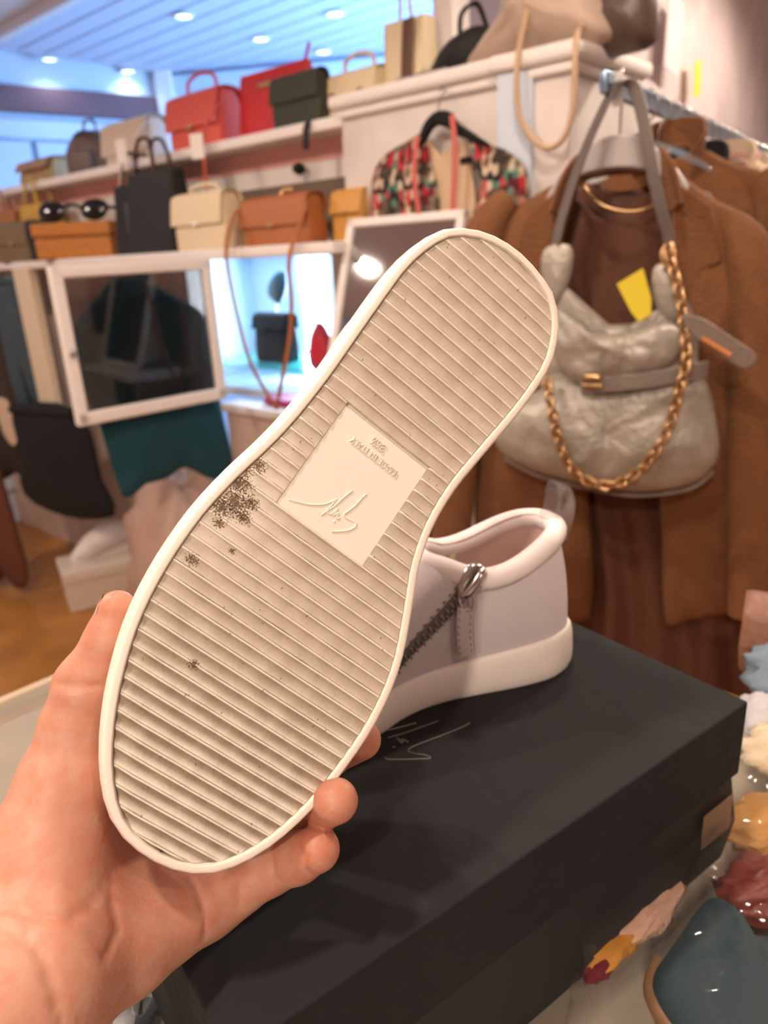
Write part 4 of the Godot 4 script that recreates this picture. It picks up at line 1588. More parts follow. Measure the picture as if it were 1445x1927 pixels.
	for k in 2:
		var bo := thing("boot", ["tall brown snake patterned boot under the camel coat, nearer one", "tall brown snake patterned boot under the camel coat, farther one"][k], "boot", Transform3D(Basis(Vector3.UP, 0.5), Vector3(0.93 + k * 0.13, 0, -1.78 - k * 0.06)))
		b = MB.new()
		b.tube(curve(v3([0, 0.03, 0, 0, 0.1, 0, 0, 0.25, 0.0, 0, 0.42, -0.01, 0, 0.56, -0.01]), 3), thick([0.042, 0.04, 0.05, 0.058, 0.055], 3), 16)
		part("shaft", b, bt, bo)
		b = MB.new()
		b.tube(curve(v3([0, 0.045, -0.04, 0, 0.045, 0.04, 0, 0.035, 0.12, 0, 0.025, 0.17]), 3), thick([0.035, 0.042, 0.036, 0.018], 3), 14)
		part("foot", b, bt, bo)
		b = MB.new()
		b.box(Vector3(0, 0.008, 0.05), Vector3(0.075, 0.016, 0.25), 0.006)
		part("sole", b, M.black, bo)
	var st := thing("display_stand", "thin chrome stand beside the snake patterned boots", "stand", Transform3D(Basis.IDENTITY, Vector3(0.8, 0, -1.66)))
	b = MB.new()
	b.tube(v3([0, 0.01, 0, 0, 0.4, 0, 0, 0.75, 0]), 0.012, 10)
	part("pole", b, M.chrome, st)
	b = MB.new()
	b.lathe([[0.001, 0.0], [0.12, 0.0], [0.12, 0.006], [0.02, 0.014], [0.001, 0.014]], 24)
	part("foot_plate", b, M.chrome, st)


const ORDINAL := ["first", "second", "third", "fourth", "fifth", "sixth", "seventh", "eighth", "ninth", "tenth", "eleventh", "twelfth", "thirteenth", "fourteenth", "fifteenth", "sixteenth", "seventeenth", "eighteenth", "nineteenth", "twentieth", "twenty-first", "twenty-second"]


func plaid_texture() -> ImageTexture:
	var im := Image.create(128, 128, false, Image.FORMAT_RGB8)
	im.fill(rgb(150, 118, 96))
	for k in [[8, 26, rgb(104, 78, 64)], [48, 8, rgb(206, 190, 172)], [70, 30, rgb(96, 88, 86)], [112, 6, rgb(214, 200, 184)]]:
		for x in range(k[0], k[0] + k[1]):
			for y in 128:
				im.set_pixel(x, y, im.get_pixel(x, y).lerp(k[2], 0.55))
				im.set_pixel(y, x, im.get_pixel(y, x).lerp(k[2], 0.55))
	return ImageTexture.create_from_image(im)


func garment(called: String, label: String, cat: String, at: Transform3D, w: float, len: float, m: Material, high: bool) -> Node3D:
	var o := thing(called, label, cat, at)
	var h := w * 0.5
	var b := MB.new()
	b.pillow(curve(v2([-0.05, -0.085, 0.0, -0.10, 0.05, -0.085, h * 0.6, -0.115, h, -0.15, h * 1.02, -0.25, h * 0.95, -0.5 * len - 0.1, h * 1.08, -len - 0.08, 0.0, -len - 0.1, -h * 1.08, -len - 0.08, -h * 0.95, -0.5 * len - 0.1, -h * 1.02, -0.25, -h, -0.15, -h * 0.6, -0.115]), 3, true), 0.03, 0.03, 0.012, called.length() + int(len * 50), 6, 0.5)
	part("body", b, m, o)
	for s in [1.0, -1.0]:
		b = MB.new()
		b.tube(curve(v3([s * h * 0.9, -0.15, 0, s * h * 1.12, -0.2, 0.01, s * h * 1.24, -0.35, 0.02, s * h * 1.28, -0.55, 0.03]), 4), thick([0.03, 0.042, 0.04, 0.036], 4), 12, false, 0.8)
		part("sleeve", b, m, o)
	b = MB.new()
	b.strap(curve(v3([-0.055, -0.115, 0.03, -0.06, -0.08, 0.015, -0.035, -0.055, -0.02, 0.035, -0.055, -0.02, 0.06, -0.08, 0.015, 0.055, -0.115, 0.03]), 4), 0.055 if high else 0.03, 0.007, Vector3(0, 1, 0))
	part("collar", b, m, o)
	return o


# ---------------------------------------------------------------- bags on the two shelves
func flap_bag(called: String, label: String, at: Transform3D, w: float, h: float, d: float, m: Material, metal: Material, opt := {}) -> Node3D:
	var o := thing(called, label, "bag", at)
	var b := MB.new()
	var rings := []
	for lv in [[0.0, 0.90, 1.0], [0.004, 0.97, 1.06], [h * 0.35, 1.0, 1.0], [h * 0.8, 0.97, 0.8], [h * 0.97, 0.94, 0.6], [h * 0.985, 0.9, 0.5]]:
		var ring := PackedVector3Array()
		for k in 32:
			var an := TAU * k / 32
			var cx := signf(cos(an)) * pow(absf(cos(an)), 0.25)
			var cz := signf(sin(an)) * pow(absf(sin(an)), 0.3)
			ring.append(Vector3(cx * w * 0.5 * lv[1], lv[0], cz * d * 0.5 * lv[2]))
		rings.append(ring)
	b.loft(rings)
	part("body", b, m, o)
	var fl: float = opt.get("flap", 0.55)
	b = MB.new()
	b.strap(curve(v3([0, h * 0.7, -d * 0.46, 0, h * 0.96, -d * 0.36, 0, h + 0.004, 0, 0, h * 0.97, d * 0.36, 0, h * 0.8, d * 0.47, 0, h * (1.0 - fl), d * 0.56]), 4), w * 0.985, 0.005, Vector3(1, 0, 0))
	part("flap", b, m, o)
	b = MB.new()
	b.box(Vector3(0, h * (1.0 - fl) + 0.002, d * 0.58), Vector3(w * 0.11, h * 0.09, 0.008), 0.003)
	part("clasp", b, metal, o)
	if opt.get("handle", false):
		b = MB.new()
		var hh: float = opt.get("handle_h", 0.05)
		b.tube(curve([Vector3(-w * 0.27, h * 0.97, 0), Vector3(-w * 0.25, h + hh * 0.7, 0), Vector3(0, h + hh, 0), Vector3(w * 0.25, h + hh * 0.7, 0), Vector3(w * 0.27, h * 0.97, 0)], 5), 0.006, 8)
		part("handle", b, m, o)
	if opt.has("strap"):
		b = MB.new()
		b.strap(curve(v3(opt.strap), 5), 0.012, 0.004, Vector3(1, 0, 0.3))
		part("strap", b, m, o)
	if opt.has("ring"):
		for s in [-1.0, 1.0]:
			b = MB.new()
			var lp := []
			for k in 12: lp.append(Vector3(s * w * 0.27 + 0.009 * cos(TAU * k / 12), h * 0.5 + 0.009 * sin(TAU * k / 12), d * 0.6))
			b.tube(lp, 0.002, 6, true)
			part("ring", b, metal, o)
	return o


func tote(called: String, label: String, at: Transform3D, w: float, h: float, d: float, m: Material, hm: Material, hh: float, top := 0.6) -> Node3D:
	var o := thing(called, label, "bag", at)
	var b := MB.new()
	var rings := []
	for lv in [[0.0, 0.92, 0.95], [0.006, 0.98, 1.0], [h * 0.5, 1.04, (1.0 + top) * 0.5], [h * 0.9, 1.0, top * 1.05], [h, 0.98, top], [h - 0.004, 0.95, top * 0.8], [h * 0.6, 0.9, top * 0.7]]:
		var ring := PackedVector3Array()
		for k in 32:
			var an := TAU * k / 32
			ring.append(Vector3(signf(cos(an)) * pow(absf(cos(an)), 0.3) * w * 0.5 * lv[1], lv[0], signf(sin(an)) * pow(absf(sin(an)), 0.4) * d * 0.5 * lv[2] + 0.004 * sin(an * 3.0 + lv[0] * 40.0)))
		rings.append(ring)
	b.loft(rings)
	part("body", b, m, o)
	if hh > 0.0:
		for s in [-1.0, 1.0]:
			b = MB.new()
			var z: float = s * d * top * 0.46
			b.tube(curve([Vector3(-w * 0.22, h * 0.82, z * 1.1), Vector3(-w * 0.21, h * 1.02, z), Vector3(-w * 0.13, h + hh * 0.85, z * 0.8), Vector3(0, h + hh, z * 0.7), Vector3(w * 0.13, h + hh * 0.85, z * 0.8), Vector3(w * 0.21, h * 1.02, z), Vector3(w * 0.22, h * 0.82, z * 1.1)], 4), 0.006, 8)
			part("handle", b, hm, o)
	return o


func slouch(called: String, label: String, at: Transform3D, outline: Array, zf: float, m: Material, amp := 0.012, sd := 1) -> Node3D:
	var o := thing(called, label, "bag", at)
	var b := MB.new()
	b.pillow(curve(v2(outline), 4, true), zf, zf, amp, sd, 8, 0.5)
	part("body", b, m, o)
	return o


func hang_part(o: Node3D, called: String, pts: Array, w: float, m: Material) -> void:
	var b := MB.new()
	b.strap(curve(v3(pts), 5), w, w * 0.3, Vector3(1, 0, 0.2))
	part(called, b, m, o)


func build_shelf_bags() -> void:
	var U := 1.836
	var Lo := 1.5275
	var cream := leather(rgb(216, 196, 168))
	var beige := leather(rgb(224, 206, 168))
	var coral := leather(rgb(222, 92, 70))
	var red := leather(rgb(206, 40, 40), 0.4)
	var green := leather(rgb(56, 58, 44), 0.7)
	var tan := leather(rgb(170, 100, 54))
	var mustard := leather(rgb(206, 150, 72))
	# upper shelf, from the left
	flap_bag("handbag", "small tan brown boxy bag lying at the left end of the upper shelf", wt(-2.0, U, -0.13), 0.30, 0.10, 0.14, leather(rgb(176, 136, 84)), M.gold, {"flap": 0.4})
	var o := slouch("backpack", "grey taupe drawstring backpack, left of the cream flap bag on the upper shelf", wt(-1.60, U, -0.14, 25), [-0.11, 0.0, -0.125, 0.06, -0.105, 0.12, -0.06, 0.155, 0.0, 0.168, 0.06, 0.155, 0.10, 0.12, 0.125, 0.06, 0.11, 0.0, 0.0, -0.002], 0.07, leather(rgb(116, 96, 88), 0.4), 0.02, 6)
	var b := MB.new()
	b.box(Vector3(-0.02, 0.05, 0.066), Vector3(0.12, 0.08, 0.03), 0.012)
	part("front_pocket", b, leather(rgb(106, 86, 78), 0.4), o)
	hang_part(o, "loop", [-0.03, 0.155, 0.0, -0.02, 0.2, 0.0, 0.02, 0.2, 0.0, 0.03, 0.155, 0.0], 0.012, M.taupe_leather)
	b = MB.new()
	b.tube(curve(v3([-0.06, 0.14, 0.03, 0, 0.155, 0.05, 0.07, 0.13, 0.04, 0.12, 0.08, 0.03]), 4), 0.008, 8)
	part("strap", b, leather(rgb(70, 84, 104)), o)
	flap_bag("handbag", "cream flap bag with a dark shoulder strap on the upper shelf", wt(-1.25, U, -0.12), 0.31, 0.15, 0.11, cream, M.gunmetal, {"flap": 0.72, "strap": [0.13, 0.145, 0.0, 0.16, 0.10, 0.08, 0.15, 0.02, 0.15, 0.13, -0.08, 0.17]})
	b = MB.new()
	b.box(Vector3(0.0, 0.03, 0.0), Vector3(0.05, 0.075, 0.003), 0.001)
	lone("price_tag", "white paper tag hanging from the strap of the cream flap bag", "tag", b, M.white, wt(-1.06, U - 0.01, 0.06, 10))
	o = flap_bag("handbag", "coral red flap bag with an arched handle on the upper shelf", wt(-0.83, U, -0.13), 0.285, 0.175, 0.12, coral, M.gold, {"flap": 0.6, "handle": true, "handle_h": 0.06, "strap": [0.135, 0.14, 0.02, 0.18, 0.06, 0.13, 0.20, -0.02, 0.17, 0.195, -0.10, 0.17, 0.185, -0.17, 0.16]})
	b = MB.new()
	b.box(Vector3.ZERO, Vector3(0.05, 0.07, 0.003), 0.001)
	lone("price_tag", "white paper tag hanging beside the coral red bag", "tag", b, M.white, wt(-0.645, U - 0.012, 0.05, 15))
	o = tote("handbag", "bright red tall bag with a gold ornament, behind the dark green pouch", wt(-0.49, U, -0.15), 0.31, 0.19, 0.10, red, red, 0.0, 0.35)
	b = MB.new()
	b.box(Vector3(-0.02, 0.15, 0.024), Vector3(0.07, 0.016, 0.01), 0.004)
	part("ornament", b, M.gold, o)
	hang_part(o, "loop", [0.13, 0.18, 0.0, 0.15, 0.215, 0.0, 0.16, 0.23, 0.0], 0.014, red)
	o = flap_bag("pouch", "dark olive green leather pouch in front of the red bag", wt(-0.285, U, -0.055), 0.20, 0.13, 0.055, green, green, {"flap": 0.5})
	b = MB.new()
	b.strap(curve(v3([-0.19, 1.832, 0.012, -0.188, 1.815, 0.024, -0.190, 1.79, 0.026, -0.192, 1.765, 0.026]), 3), 0.02, 0.006, Vector3(1, 0, 0))
	part("wrist_strap", b, M.black, o, wt(-0.285, U, -0.055).affine_inverse() * Transform3D(wall_basis, wall_origin))
	flap_bag("handbag", "pale yellow buckled satchel, right of the dark green pouch", wt(-0.115, U, -0.12), 0.195, 0.115, 0.10, beige, M.gold, {"flap": 0.62, "handle": true, "handle_h": 0.045, "ring": true})
	o = tote("handbag", "tall pale beige bag with a dark brown side, left of the white column", wt(0.045, U + 0.03, -0.14), 0.135, 0.175, 0.10, beige, beige, 0.0, 0.5)
	b = MB.new()
	b.box(Vector3(0.03, 0.10, 0.046), Vector3(0.035, 0.14, 0.012), 0.005, Basis(Vector3.RIGHT, -0.12))
	part("side_flap", b, leather(rgb(96, 64, 44)), o)
	hang_part(o, "strap", [-0.03, 0.16, 0.0, -0.025, 0.25, 0.0, -0.015, 0.34, 0.0, -0.005, 0.36, 0.0, 0.0, 0.25, 0.0, 0.01, 0.17, 0.0], 0.012, beige)
	# on the tall block
	o = slouch("handbag", "slouchy black bag with a short handle, beside the white column", wt(0.24, 1.879, -0.13), [-0.13, 0.0, -0.115, 0.03, -0.07, 0.075, -0.02, 0.098, 0.03, 0.105, 0.08, 0.085, 0.115, 0.04, 0.12, 0.0, 0.0, -0.002], 0.06, M.black, 0.016, 9)
	hang_part(o, "handle", [-0.03, 0.09, 0.0, -0.025, 0.14, 0.0, 0.02, 0.15, 0.0, 0.05, 0.09, 0.0], 0.014, M.black)
	b = MB.new()
	for k in 5: b.box(Vector3(-0.05 + k * 0.045, 1.879 + 0.004, 0.004), Vector3(0.02, 0.008, 0.02), 0.003)
	var keep := thing("chain", "fine silver chain lying along the ledge under the black bag", "chain", wt(0.25, 0, 0.0))
	for k in 7:
		var lk := MB.new()
		var lp := []
		for q in 10: lp.append(Vector3(0.011 * cos(TAU * q / 10), 0.0, 0.007 * sin(TAU * q / 10)))
		lk.tube(lp, 0.002, 6, true)
		part("chain_link", lk, M.chrome, keep, Transform3D(Basis(Vector3.RIGHT, 0.3), Vector3(-0.12 + k * 0.021, 1.882, 0.004)))
	o = slouch("handbag", "large slouchy beige leather bag on the corner of the white block", wt(0.46, 1.878, -0.11), [-0.19, 0.0, -0.18, 0.03, -0.13, 0.075, -0.09, 0.13, -0.06, 0.19, 0.0, 0.22, 0.08, 0.21, 0.13, 0.15, 0.16, 0.06, 0.17, 0.0, 0.0, -0.002], 0.10, leather(rgb(196, 172, 154)), 0.03, 12)
	b = MB.new()
	var W := Transform3D(wall_basis, wall_origin)
	b.tube(curve(v3([0.44, 2.02, -0.07, 0.462, 1.95, -0.02, 0.473, 1.86, 0.032, 0.477, 1.769, 0.035, 0.5, 1.717, 0.03, 0.545, 1.684, 0.03, 0.585, 1.70, 0.03, 0.604, 1.755, 0.032, 0.606, 1.825, 0.035, 0.60, 1.875, 0.02, 0.575, 1.91, -0.05]), 5), 0.0065, 8)
	part("strap", b, leather(rgb(200, 168, 136)), o, wt(0.46, 1.878, -0.11).affine_inverse() * W)
	o = slouch("handbag", "dark grey brown studded bag overhanging the back of the block's ledge", wt(0.625, 1.86, -0.12, -10), [-0.09, 0.0, -0.10, 0.06, -0.09, 0.14, -0.06, 0.2, 0.0, 0.22, 0.05, 0.2, 0.075, 0.12, 0.085, 0.04, 0.07, 0.0, 0.0, -0.004], 0.06, leather(rgb(92, 74, 66), 0.35), 0.02, 15)
	b = MB.new()
	for k in 4: b.lathe([[0.001, 0.004], [0.006, 0.003], [0.008, 0.0], [0.001, -0.002]], 10, Basis(Vector3.RIGHT, PI / 2), Vector3(-0.045 + 0.004 * k, 0.05 + k * 0.035, 0.062))
	part("studs", b, M.chrome, o)
	hang_part(o, "strap", [0.05, 0.12, 0.02, 0.11, 0.15, 0.03, 0.16, 0.2, 0.03, 0.2, 0.27, 0.02], 0.014, leather(rgb(70, 54, 48)))
	# lower shelf, from the left
	o = tote("handbag", "yellow ochre bag with twin handles at the left end of the lower shelf", wt(-1.86, Lo, -0.0), 0.26, 0.22, 0.12, leather(rgb(206, 160, 52)), leather(rgb(206, 170, 60)), 0.10)
	tote("handbag", "brown orange tote, leftmost on the lower shelf", wt(-2.12, Lo, 0.02), 0.22, 0.21, 0.12, leather(rgb(168, 108, 56)), leather(rgb(160, 110, 60)), 0.08)
	flap_bag("handbag", "olive brown flap bag with a gold clasp in front of the ochre bag", wt(-1.90, Lo, 0.10, 20), 0.20, 0.15, 0.07, leather(rgb(116, 96, 64)), M.gold, {"flap": 0.55})
	flap_bag("handbag", "narrow black bag between the olive bag and the orange box", wt(-1.75, Lo, 0.06, 40), 0.11, 0.15, 0.06, M.black, M.gold, {"flap": 0.5})
	o = thing("box", "orange brown wooden box under the black sunglasses on the lower shelf", "box", wt(-1.50, Lo, 0.02, 38))
	var wood := toned(mat(rgb(206, 132, 58), 0.5), ramp(noise_tex(71, 0.03, false, 1.0, 3), [[0.0, Color(0.8, 0.8, 0.8)], [1.0, Color(1, 1, 1)]]), 6.0)
	part("base", boxm(Vector3(0.30, 0.075, 0.19), Vector3(0, 0.0375, 0), 0.006), wood, o)
	part("lid", boxm(Vector3(0.312, 0.05, 0.20), Vector3(0, 0.104, 0), 0.008), wood, o)
	o = thing("sunglasses", "large black sunglasses lying on the orange brown box", "sunglasses", wt(-1.49, Lo + 0.131, 0.03, 36))
	for s in [-1.0, 1.0]:
		b = MB.new()
		b.t = Transform3D(Basis(Vector3.RIGHT, -0.25), Vector3(s * 0.085, 0.038, 0.03))
		b.pillow(curve(v2([-0.05, -0.02, -0.055, 0.01, -0.03, 0.038, 0.02, 0.04, 0.052, 0.02, 0.048, -0.015, 0.02, -0.036, -0.02, -0.036]), 3, true), 0.016, 0.012)
		part("lens", b, mat(rgb(22, 20, 22), 0.15), o)
		b = MB.new()
		b.strap(curve(v3([s * 0.135, 0.045, 0.02, s * 0.15, 0.04, -0.04, s * 0.14, 0.01, -0.10]), 4), 0.014, 0.006, Vector3(0, 1, 0))
		part("temple", b, M.black, o)
	b = MB.new()
	b.tube(curve(v3([-0.035, 0.05, 0.036, 0.0, 0.06, 0.042, 0.035, 0.05, 0.036]), 4), 0.007, 8)
	part("bridge", b, M.black, o)
	o = tote("handbag", "black bag with a grey front pocket, left of the big black tote", wt(-1.11, Lo, -0.02), 0.27, 0.23, 0.12, M.black, M.black, 0.10, 0.6)
	b = MB.new()
	b.box(Vector3(0.05, 0.12, 0.058), Vector3(0.13, 0.10, 0.016), 0.007)
	part("front_pocket", b, leather(rgb(78, 74, 70)), o)
	b = MB.new()
	b.box(Vector3(0.06, 0.11, 0.068), Vector3(0.04, 0.014, 0.006), 0.002)
	part("badge", b, M.gold, o)
	tote("handbag", "big plain black tote with dark red lined handles in the middle of the lower shelf", wt(-0.875, Lo, 0.065), 0.27, 0.245, 0.13, M.black, leather(rgb(70, 24, 24)), 0.10, 0.55)
	flap_bag("handbag", "cream flap bag with a belt front on the lower shelf", wt(-0.60, Lo, 0.075), 0.26, 0.16, 0.09, leather(rgb(226, 206, 170)), M.white, {"flap": 0.55, "handle": true, "handle_h": 0.025})
	o = flap_bag("handbag", "tan brown flap bag with a long strap hanging down over the niche", wt(-0.275, Lo, 0.055), 0.285, 0.125, 0.09, tan, M.gold, {"flap": 0.6})
	for sp in [[-0.135, 0.11, 0.02, -0.14, 0.09, 0.06, -0.125, 0.02, 0.11, -0.115, -0.06, 0.125, -0.10, -0.2, 0.12, -0.06, -0.33, 0.12, 0.02, -0.45, 0.11], [0.135, 0.11, 0.02, 0.15, 0.06, 0.07, 0.15, -0.04, 0.125, 0.14, -0.14, 0.12, 0.12, -0.24, 0.12, 0.07, -0.36, 0.12, 0.02, -0.45, 0.11]]:
		hang_part(o, "strap", sp, 0.016, tan)
	b = MB.new()
	b.tube(curve(v3([0.03, 0.125, 0.03, 0.035, 0.14, 0.02, 0.05, 0.14, 0.0]), 3), 0.007, 6)
	part("buckle", b, M.gold, o)
	flap_bag("handbag", "small mustard bag, right of the tan brown bag", wt(-0.055, Lo, -0.01), 0.115, 0.125, 0.08, mustard, M.gold, {"flap": 0.45})
	# a pendant knob on the taupe board
	b = MB.new()
	b.lathe([[0.001, 0.02], [0.012, 0.016], [0.018, 0.0], [0.012, -0.016], [0.001, -0.02]], 14, Basis(Vector3.RIGHT, PI / 2), Vector3.ZERO)
	lone("knob", "round black knob above the tan brown bag", "knob", b, M.black, wt(-0.33, 1.735, -0.07))
	build_vest()


func build_vest() -> void:
	var W := Transform3D(wall_basis, wall_origin)
	var o := thing("hanger", "black velvet hanger holding the patterned vest on the white block", "hanger", W)
	var b := MB.new()
	b.extrude(curve(v2([0.205, 1.725, 0.225, 1.765, 0.25, 1.785, 0.275, 1.791, 0.305, 1.783, 0.325, 1.758, 0.40, 1.712, 0.40, 1.704, 0.321, 1.735, 0.295, 1.755, 0.27, 1.762, 0.248, 1.755, 0.225, 1.73]), 2, true), 0.03, 0.05, 0.005)
	part("shoulders", b, M.blackcloth, o)
	b = MB.new()
	b.tube(curve(v3([0.272, 1.785, 0.04, 0.272, 1.81, 0.04, 0.285, 1.825, 0.035, 0.275, 1.84, 0.025, 0.258, 1.835, 0.02]), 4), 0.002, 6)
	part("hook", b, M.chrome, o)
	var print_tex := ramp(noise_tex(81, 0.035, false, 1.0, 1, FastNoiseLite.TYPE_CELLULAR), [[0.0, rgb(24, 22, 22)], [0.3, rgb(24, 22, 22)], [0.31, rgb(212, 190, 164)], [0.5, rgb(212, 190, 164)], [0.51, rgb(190, 34, 54)], [0.66, rgb(190, 34, 54)], [0.67, rgb(80, 130, 116)], [0.76, rgb(80, 130, 116)], [0.77, rgb(110, 84, 64)], [1.0, rgb(30, 26, 26)]])
	print_tex.noise.cellular_return_type = FastNoiseLite.RETURN_CELL_VALUE
	var pm := cloth(Color.WHITE)
	pm.albedo_texture = print_tex
	pm.uv1_triplanar = true
	pm.uv1_scale = Vector3(9.0, 6.0, 9.0)
	o = thing("vest", "abstract printed vest in black, cream, red and teal on the black hanger", "vest", W)
	b = MB.new()
	b.extrude(curve(v2([0.206, 1.745, 0.26, 1.70, 0.331, 1.726, 0.36, 1.549, 0.35, 1.36, 0.24, 1.36, 0.238, 1.554]), 2, true), 0.015, 0.024, 0.003)
	part("back_lining", b, cloth(rgb(214, 184, 152)), o)
	b = MB.new()
	b.t = Transform3D(Basis.IDENTITY, Vector3(0, 0, 0.03))
	b.pillow(curve(v2([0.03, 1.36, 0.035, 1.566, 0.047, 1.672, 0.09, 1.719, 0.156, 1.739, 0.219, 1.752, 0.235, 1.694, 0.256, 1.624, 0.262, 1.5, 0.262, 1.36]), 3, true), 0.022, 0.012, 0.008, 4)
	part("front_panel", b, pm, o)
	b = MB.new()
	b.t = Transform3D(Basis.IDENTITY, Vector3(0, 0, 0.03))
	b.pillow(curve(v2([0.346, 1.723, 0.393, 1.711, 0.461, 1.682, 0.501, 1.635, 0.505, 1.54, 0.505, 1.36, 0.36, 1.36, 0.355, 1.548, 0.375, 1.614, 0.385, 1.667]), 3, true), 0.022, 0.012, 0.008, 14)
	part("front_panel", b, pm, o)
	for q in [[0.225, 1.744, 0.062, 0.216, 1.695, 0.066, 0.216, 1.627, 0.066, 0.222, 1.579, 0.064, 0.225, 1.45, 0.06], [0.322, 1.775, 0.06, 0.331, 1.705, 0.062, 0.326, 1.64, 0.06, 0.318, 1.573, 0.058, 0.316, 1.45, 0.056]]:
		b = MB.new()
		b.strap(curve(v3(q), 4), 0.014, 0.003, Vector3(1, 0, 0))
		part("ribbon", b, cloth(rgb(206, 106, 100)), o)
	b = MB.new()
	b.box(Vector3(0.338, 1.683, 0.028), Vector3(0.036, 0.013, 0.003))
	part("neck_label", b, M.blackcloth, o)


# ---------------------------------------------------------------- under the shelf
func build_under_shelf() -> void:
	# the dark glass display frame that stands out from the wall, and the jacket behind it
	var D := Vector3(0.727, 0, -0.687)
	var F := Transform3D(Basis(D, Vector3.UP, D.cross(Vector3.UP)), Vector3(-0.469, 0, -2.368))
	var o := thing("tinted_mirror", "white framed square of dark tinted glass below the left shelf", "mirror", F)
	var b := MB.new()
	for q in [[-0.486, 1.292, 0.034, 0.418], [-0.038, 1.292, 0.032, 0.418], [-0.262, 1.486, 0.48, 0.03], [-0.262, 1.098, 0.48, 0.036]]:
		b = MB.new()
		b.box(Vector3(q[0], q[1], 0), Vector3(q[2], q[3], 0.026), 0.005)
		part("frame_rail", b, M.white, o)
	part("glass_pane", boxm(Vector3(0.43, 0.36, 0.004), Vector3(-0.262, 1.294, 0)), clear(rgb(20, 22, 24), 0.42, 0.04), o).set_meta("label", "dark tinted glass")
	b = MB.new()
	b.lathe([[0.001, 0.012], [0.008, 0.01], [0.009, 0.0], [0.005, -0.004]], 12, Basis(Vector3.RIGHT, PI / 2), Vector3(-0.486, 1.28, 0.018))
	part("knob", b, M.gunmetal, o)
	o = thing("jacket", "dark teal jacket hanging behind the white framed dark glass", "jacket", F)
	b = MB.new()
	b.t = Transform3D(Basis.IDENTITY, Vector3(0, 0, -0.07))
	b.pillow(curve(v2([-0.30, 1.455, -0.25, 1.462, -0.21, 1.45, -0.12, 1.40, -0.03, 1.345, 0.0, 1.25, 0.0, 1.05, 0.02, 0.86, -0.02, 0.80, -0.08, 0.815, -0.16, 0.87, -0.22, 0.85, -0.3, 0.85, -0.38, 0.83, -0.41, 1.05, -0.45, 1.25, -0.43, 1.345, -0.36, 1.41]), 3, true), 0.035, 0.03, 0.022, 33, 7, 0.5)
	part("body", b, M.teal, o)
	b = MB.new()
	b.strap(curve(v3([-0.315, 1.45, -0.045, -0.30, 1.475, -0.07, -0.26, 1.485, -0.09, -0.22, 1.475, -0.07, -0.205, 1.45, -0.045]), 4), 0.03, 0.006, Vector3(0, 1, 0))
	part("collar", b, M.teal, o)
	b = MB.new()
	b.tube(curve(v3([-0.26, 1.46, -0.07, -0.26, 1.49, -0.07, -0.25, 1.50, -0.07, -0.24, 1.495, -0.07]), 3), 0.002, 6)
	lone("hook", "small wire hook the teal jacket hangs from", "hook", b, M.chrome, F)
	b = MB.new()
	b.box(Vector3(-0.23, 1.3, -0.15), Vector3(0.40, 0.40, 0.02), 0.004)
	struct("trim_14", b, mat(rgb(160, 120, 104), 0.8), F)
	# the leaning mirror on its own ledge
	var Mt := wt(0.16, 1.13, 0.20) * Transform3D(Basis(Vector3.RIGHT, deg_to_rad(-18)), Vector3.ZERO)
	b = MB.new()
	b.box(Vector3(0.19, 1.11, 0.13), Vector3(0.5, 0.03, 0.26), 0.006)
	struct("trim_15", b, M.white, Transform3D(wall_basis, wall_origin))
	o = thing("mirror", "white framed mirror leaning back behind the heel of the raised sneaker", "mirror", Mt)
	for q in [[-0.165, 0.235, 0.022, 0.47], [0.187, 0.235, 0.022, 0.47], [0.011, 0.459, 0.374, 0.022], [0.011, 0.011, 0.374, 0.022]]:
		b = MB.new()
		b.box(Vector3(q[0], q[1], 0), Vector3(q[2], q[3], 0.02), 0.004)
		part("frame_rail", b, M.white, o)
	part("mirror_glass", boxm(Vector3(0.335, 0.43, 0.003), Vector3(0.011, 0.235, 0.002)), mat(rgb(205, 205, 205), 0.03, 1.0), o)
	# in the niche: glass shelf, black box bag, red bag, magenta box, a dark leaf
	var W := Transform3D(wall_basis, wall_origin)
	b = MB.new()
	b.box(Vector3(-0.65, 1.105, -0.38), Vector3(1.1, 0.008, 0.32), 0.002)
	lone("glass_shelf", "glass shelf with a teal edge inside the bright niche", "shelf", b, clear(rgb(60, 190, 180), 0.5, 0.05), W)
	flap_bag("handbag", "upright black bag on the glass shelf in the niche", wt(-0.85, 1.11, -0.36), 0.19, 0.18, 0.08, M.black, M.black, {"flap": 0.3})
	slouch("pouch", "red crinkled bag at the right side of the niche", wt(-0.515, 1.11, -0.28), [-0.05, 0.0, -0.055, 0.06, -0.03, 0.13, 0.0, 0.165, 0.03, 0.13, 0.055, 0.06, 0.05, 0.0, 0.0, -0.002], 0.04, leather(rgb(204, 26, 40)), 0.02, 22)
	b = MB.new()
	b.t = Transform3D(Basis(Vector3.RIGHT, -PI / 2), Vector3.ZERO)
	b.extrude(curve(v2([-0.08, -0.05, -0.085, 0.04, -0.04, 0.07, 0.05, 0.07, 0.085, 0.03, 0.075, -0.05, 0.0, -0.065]), 3, true), 0.0, 0.022, 0.005)
	lone("clutch", "flat magenta clutch lying at the bottom of the niche", "bag", b, leather(rgb(176, 50, 110)), wt(-0.50, 1.0225, -0.10))
	o = thing("ornament", "dark teal leaf shaped ornament above the black bag in the niche", "ornament", wt(-0.86, 1.291, -0.38))
	b = MB.new()
	b.tube(v3([0, 0.0, 0, 0.0, 0.03, 0, 0.01, 0.06, 0]), 0.004, 6)
	part("stem", b, M.gunmetal, o)
	b = MB.new()
	b.t = Transform3D(Basis(Vector3.BACK, -0.5), Vector3(0.02, 0.09, 0))
	b.pillow(curve(v2([-0.04, -0.05, -0.05, 0.0, -0.02, 0.06, 0.02, 0.075, 0.045, 0.02, 0.03, -0.05]), 3, true), 0.012, 0.012)
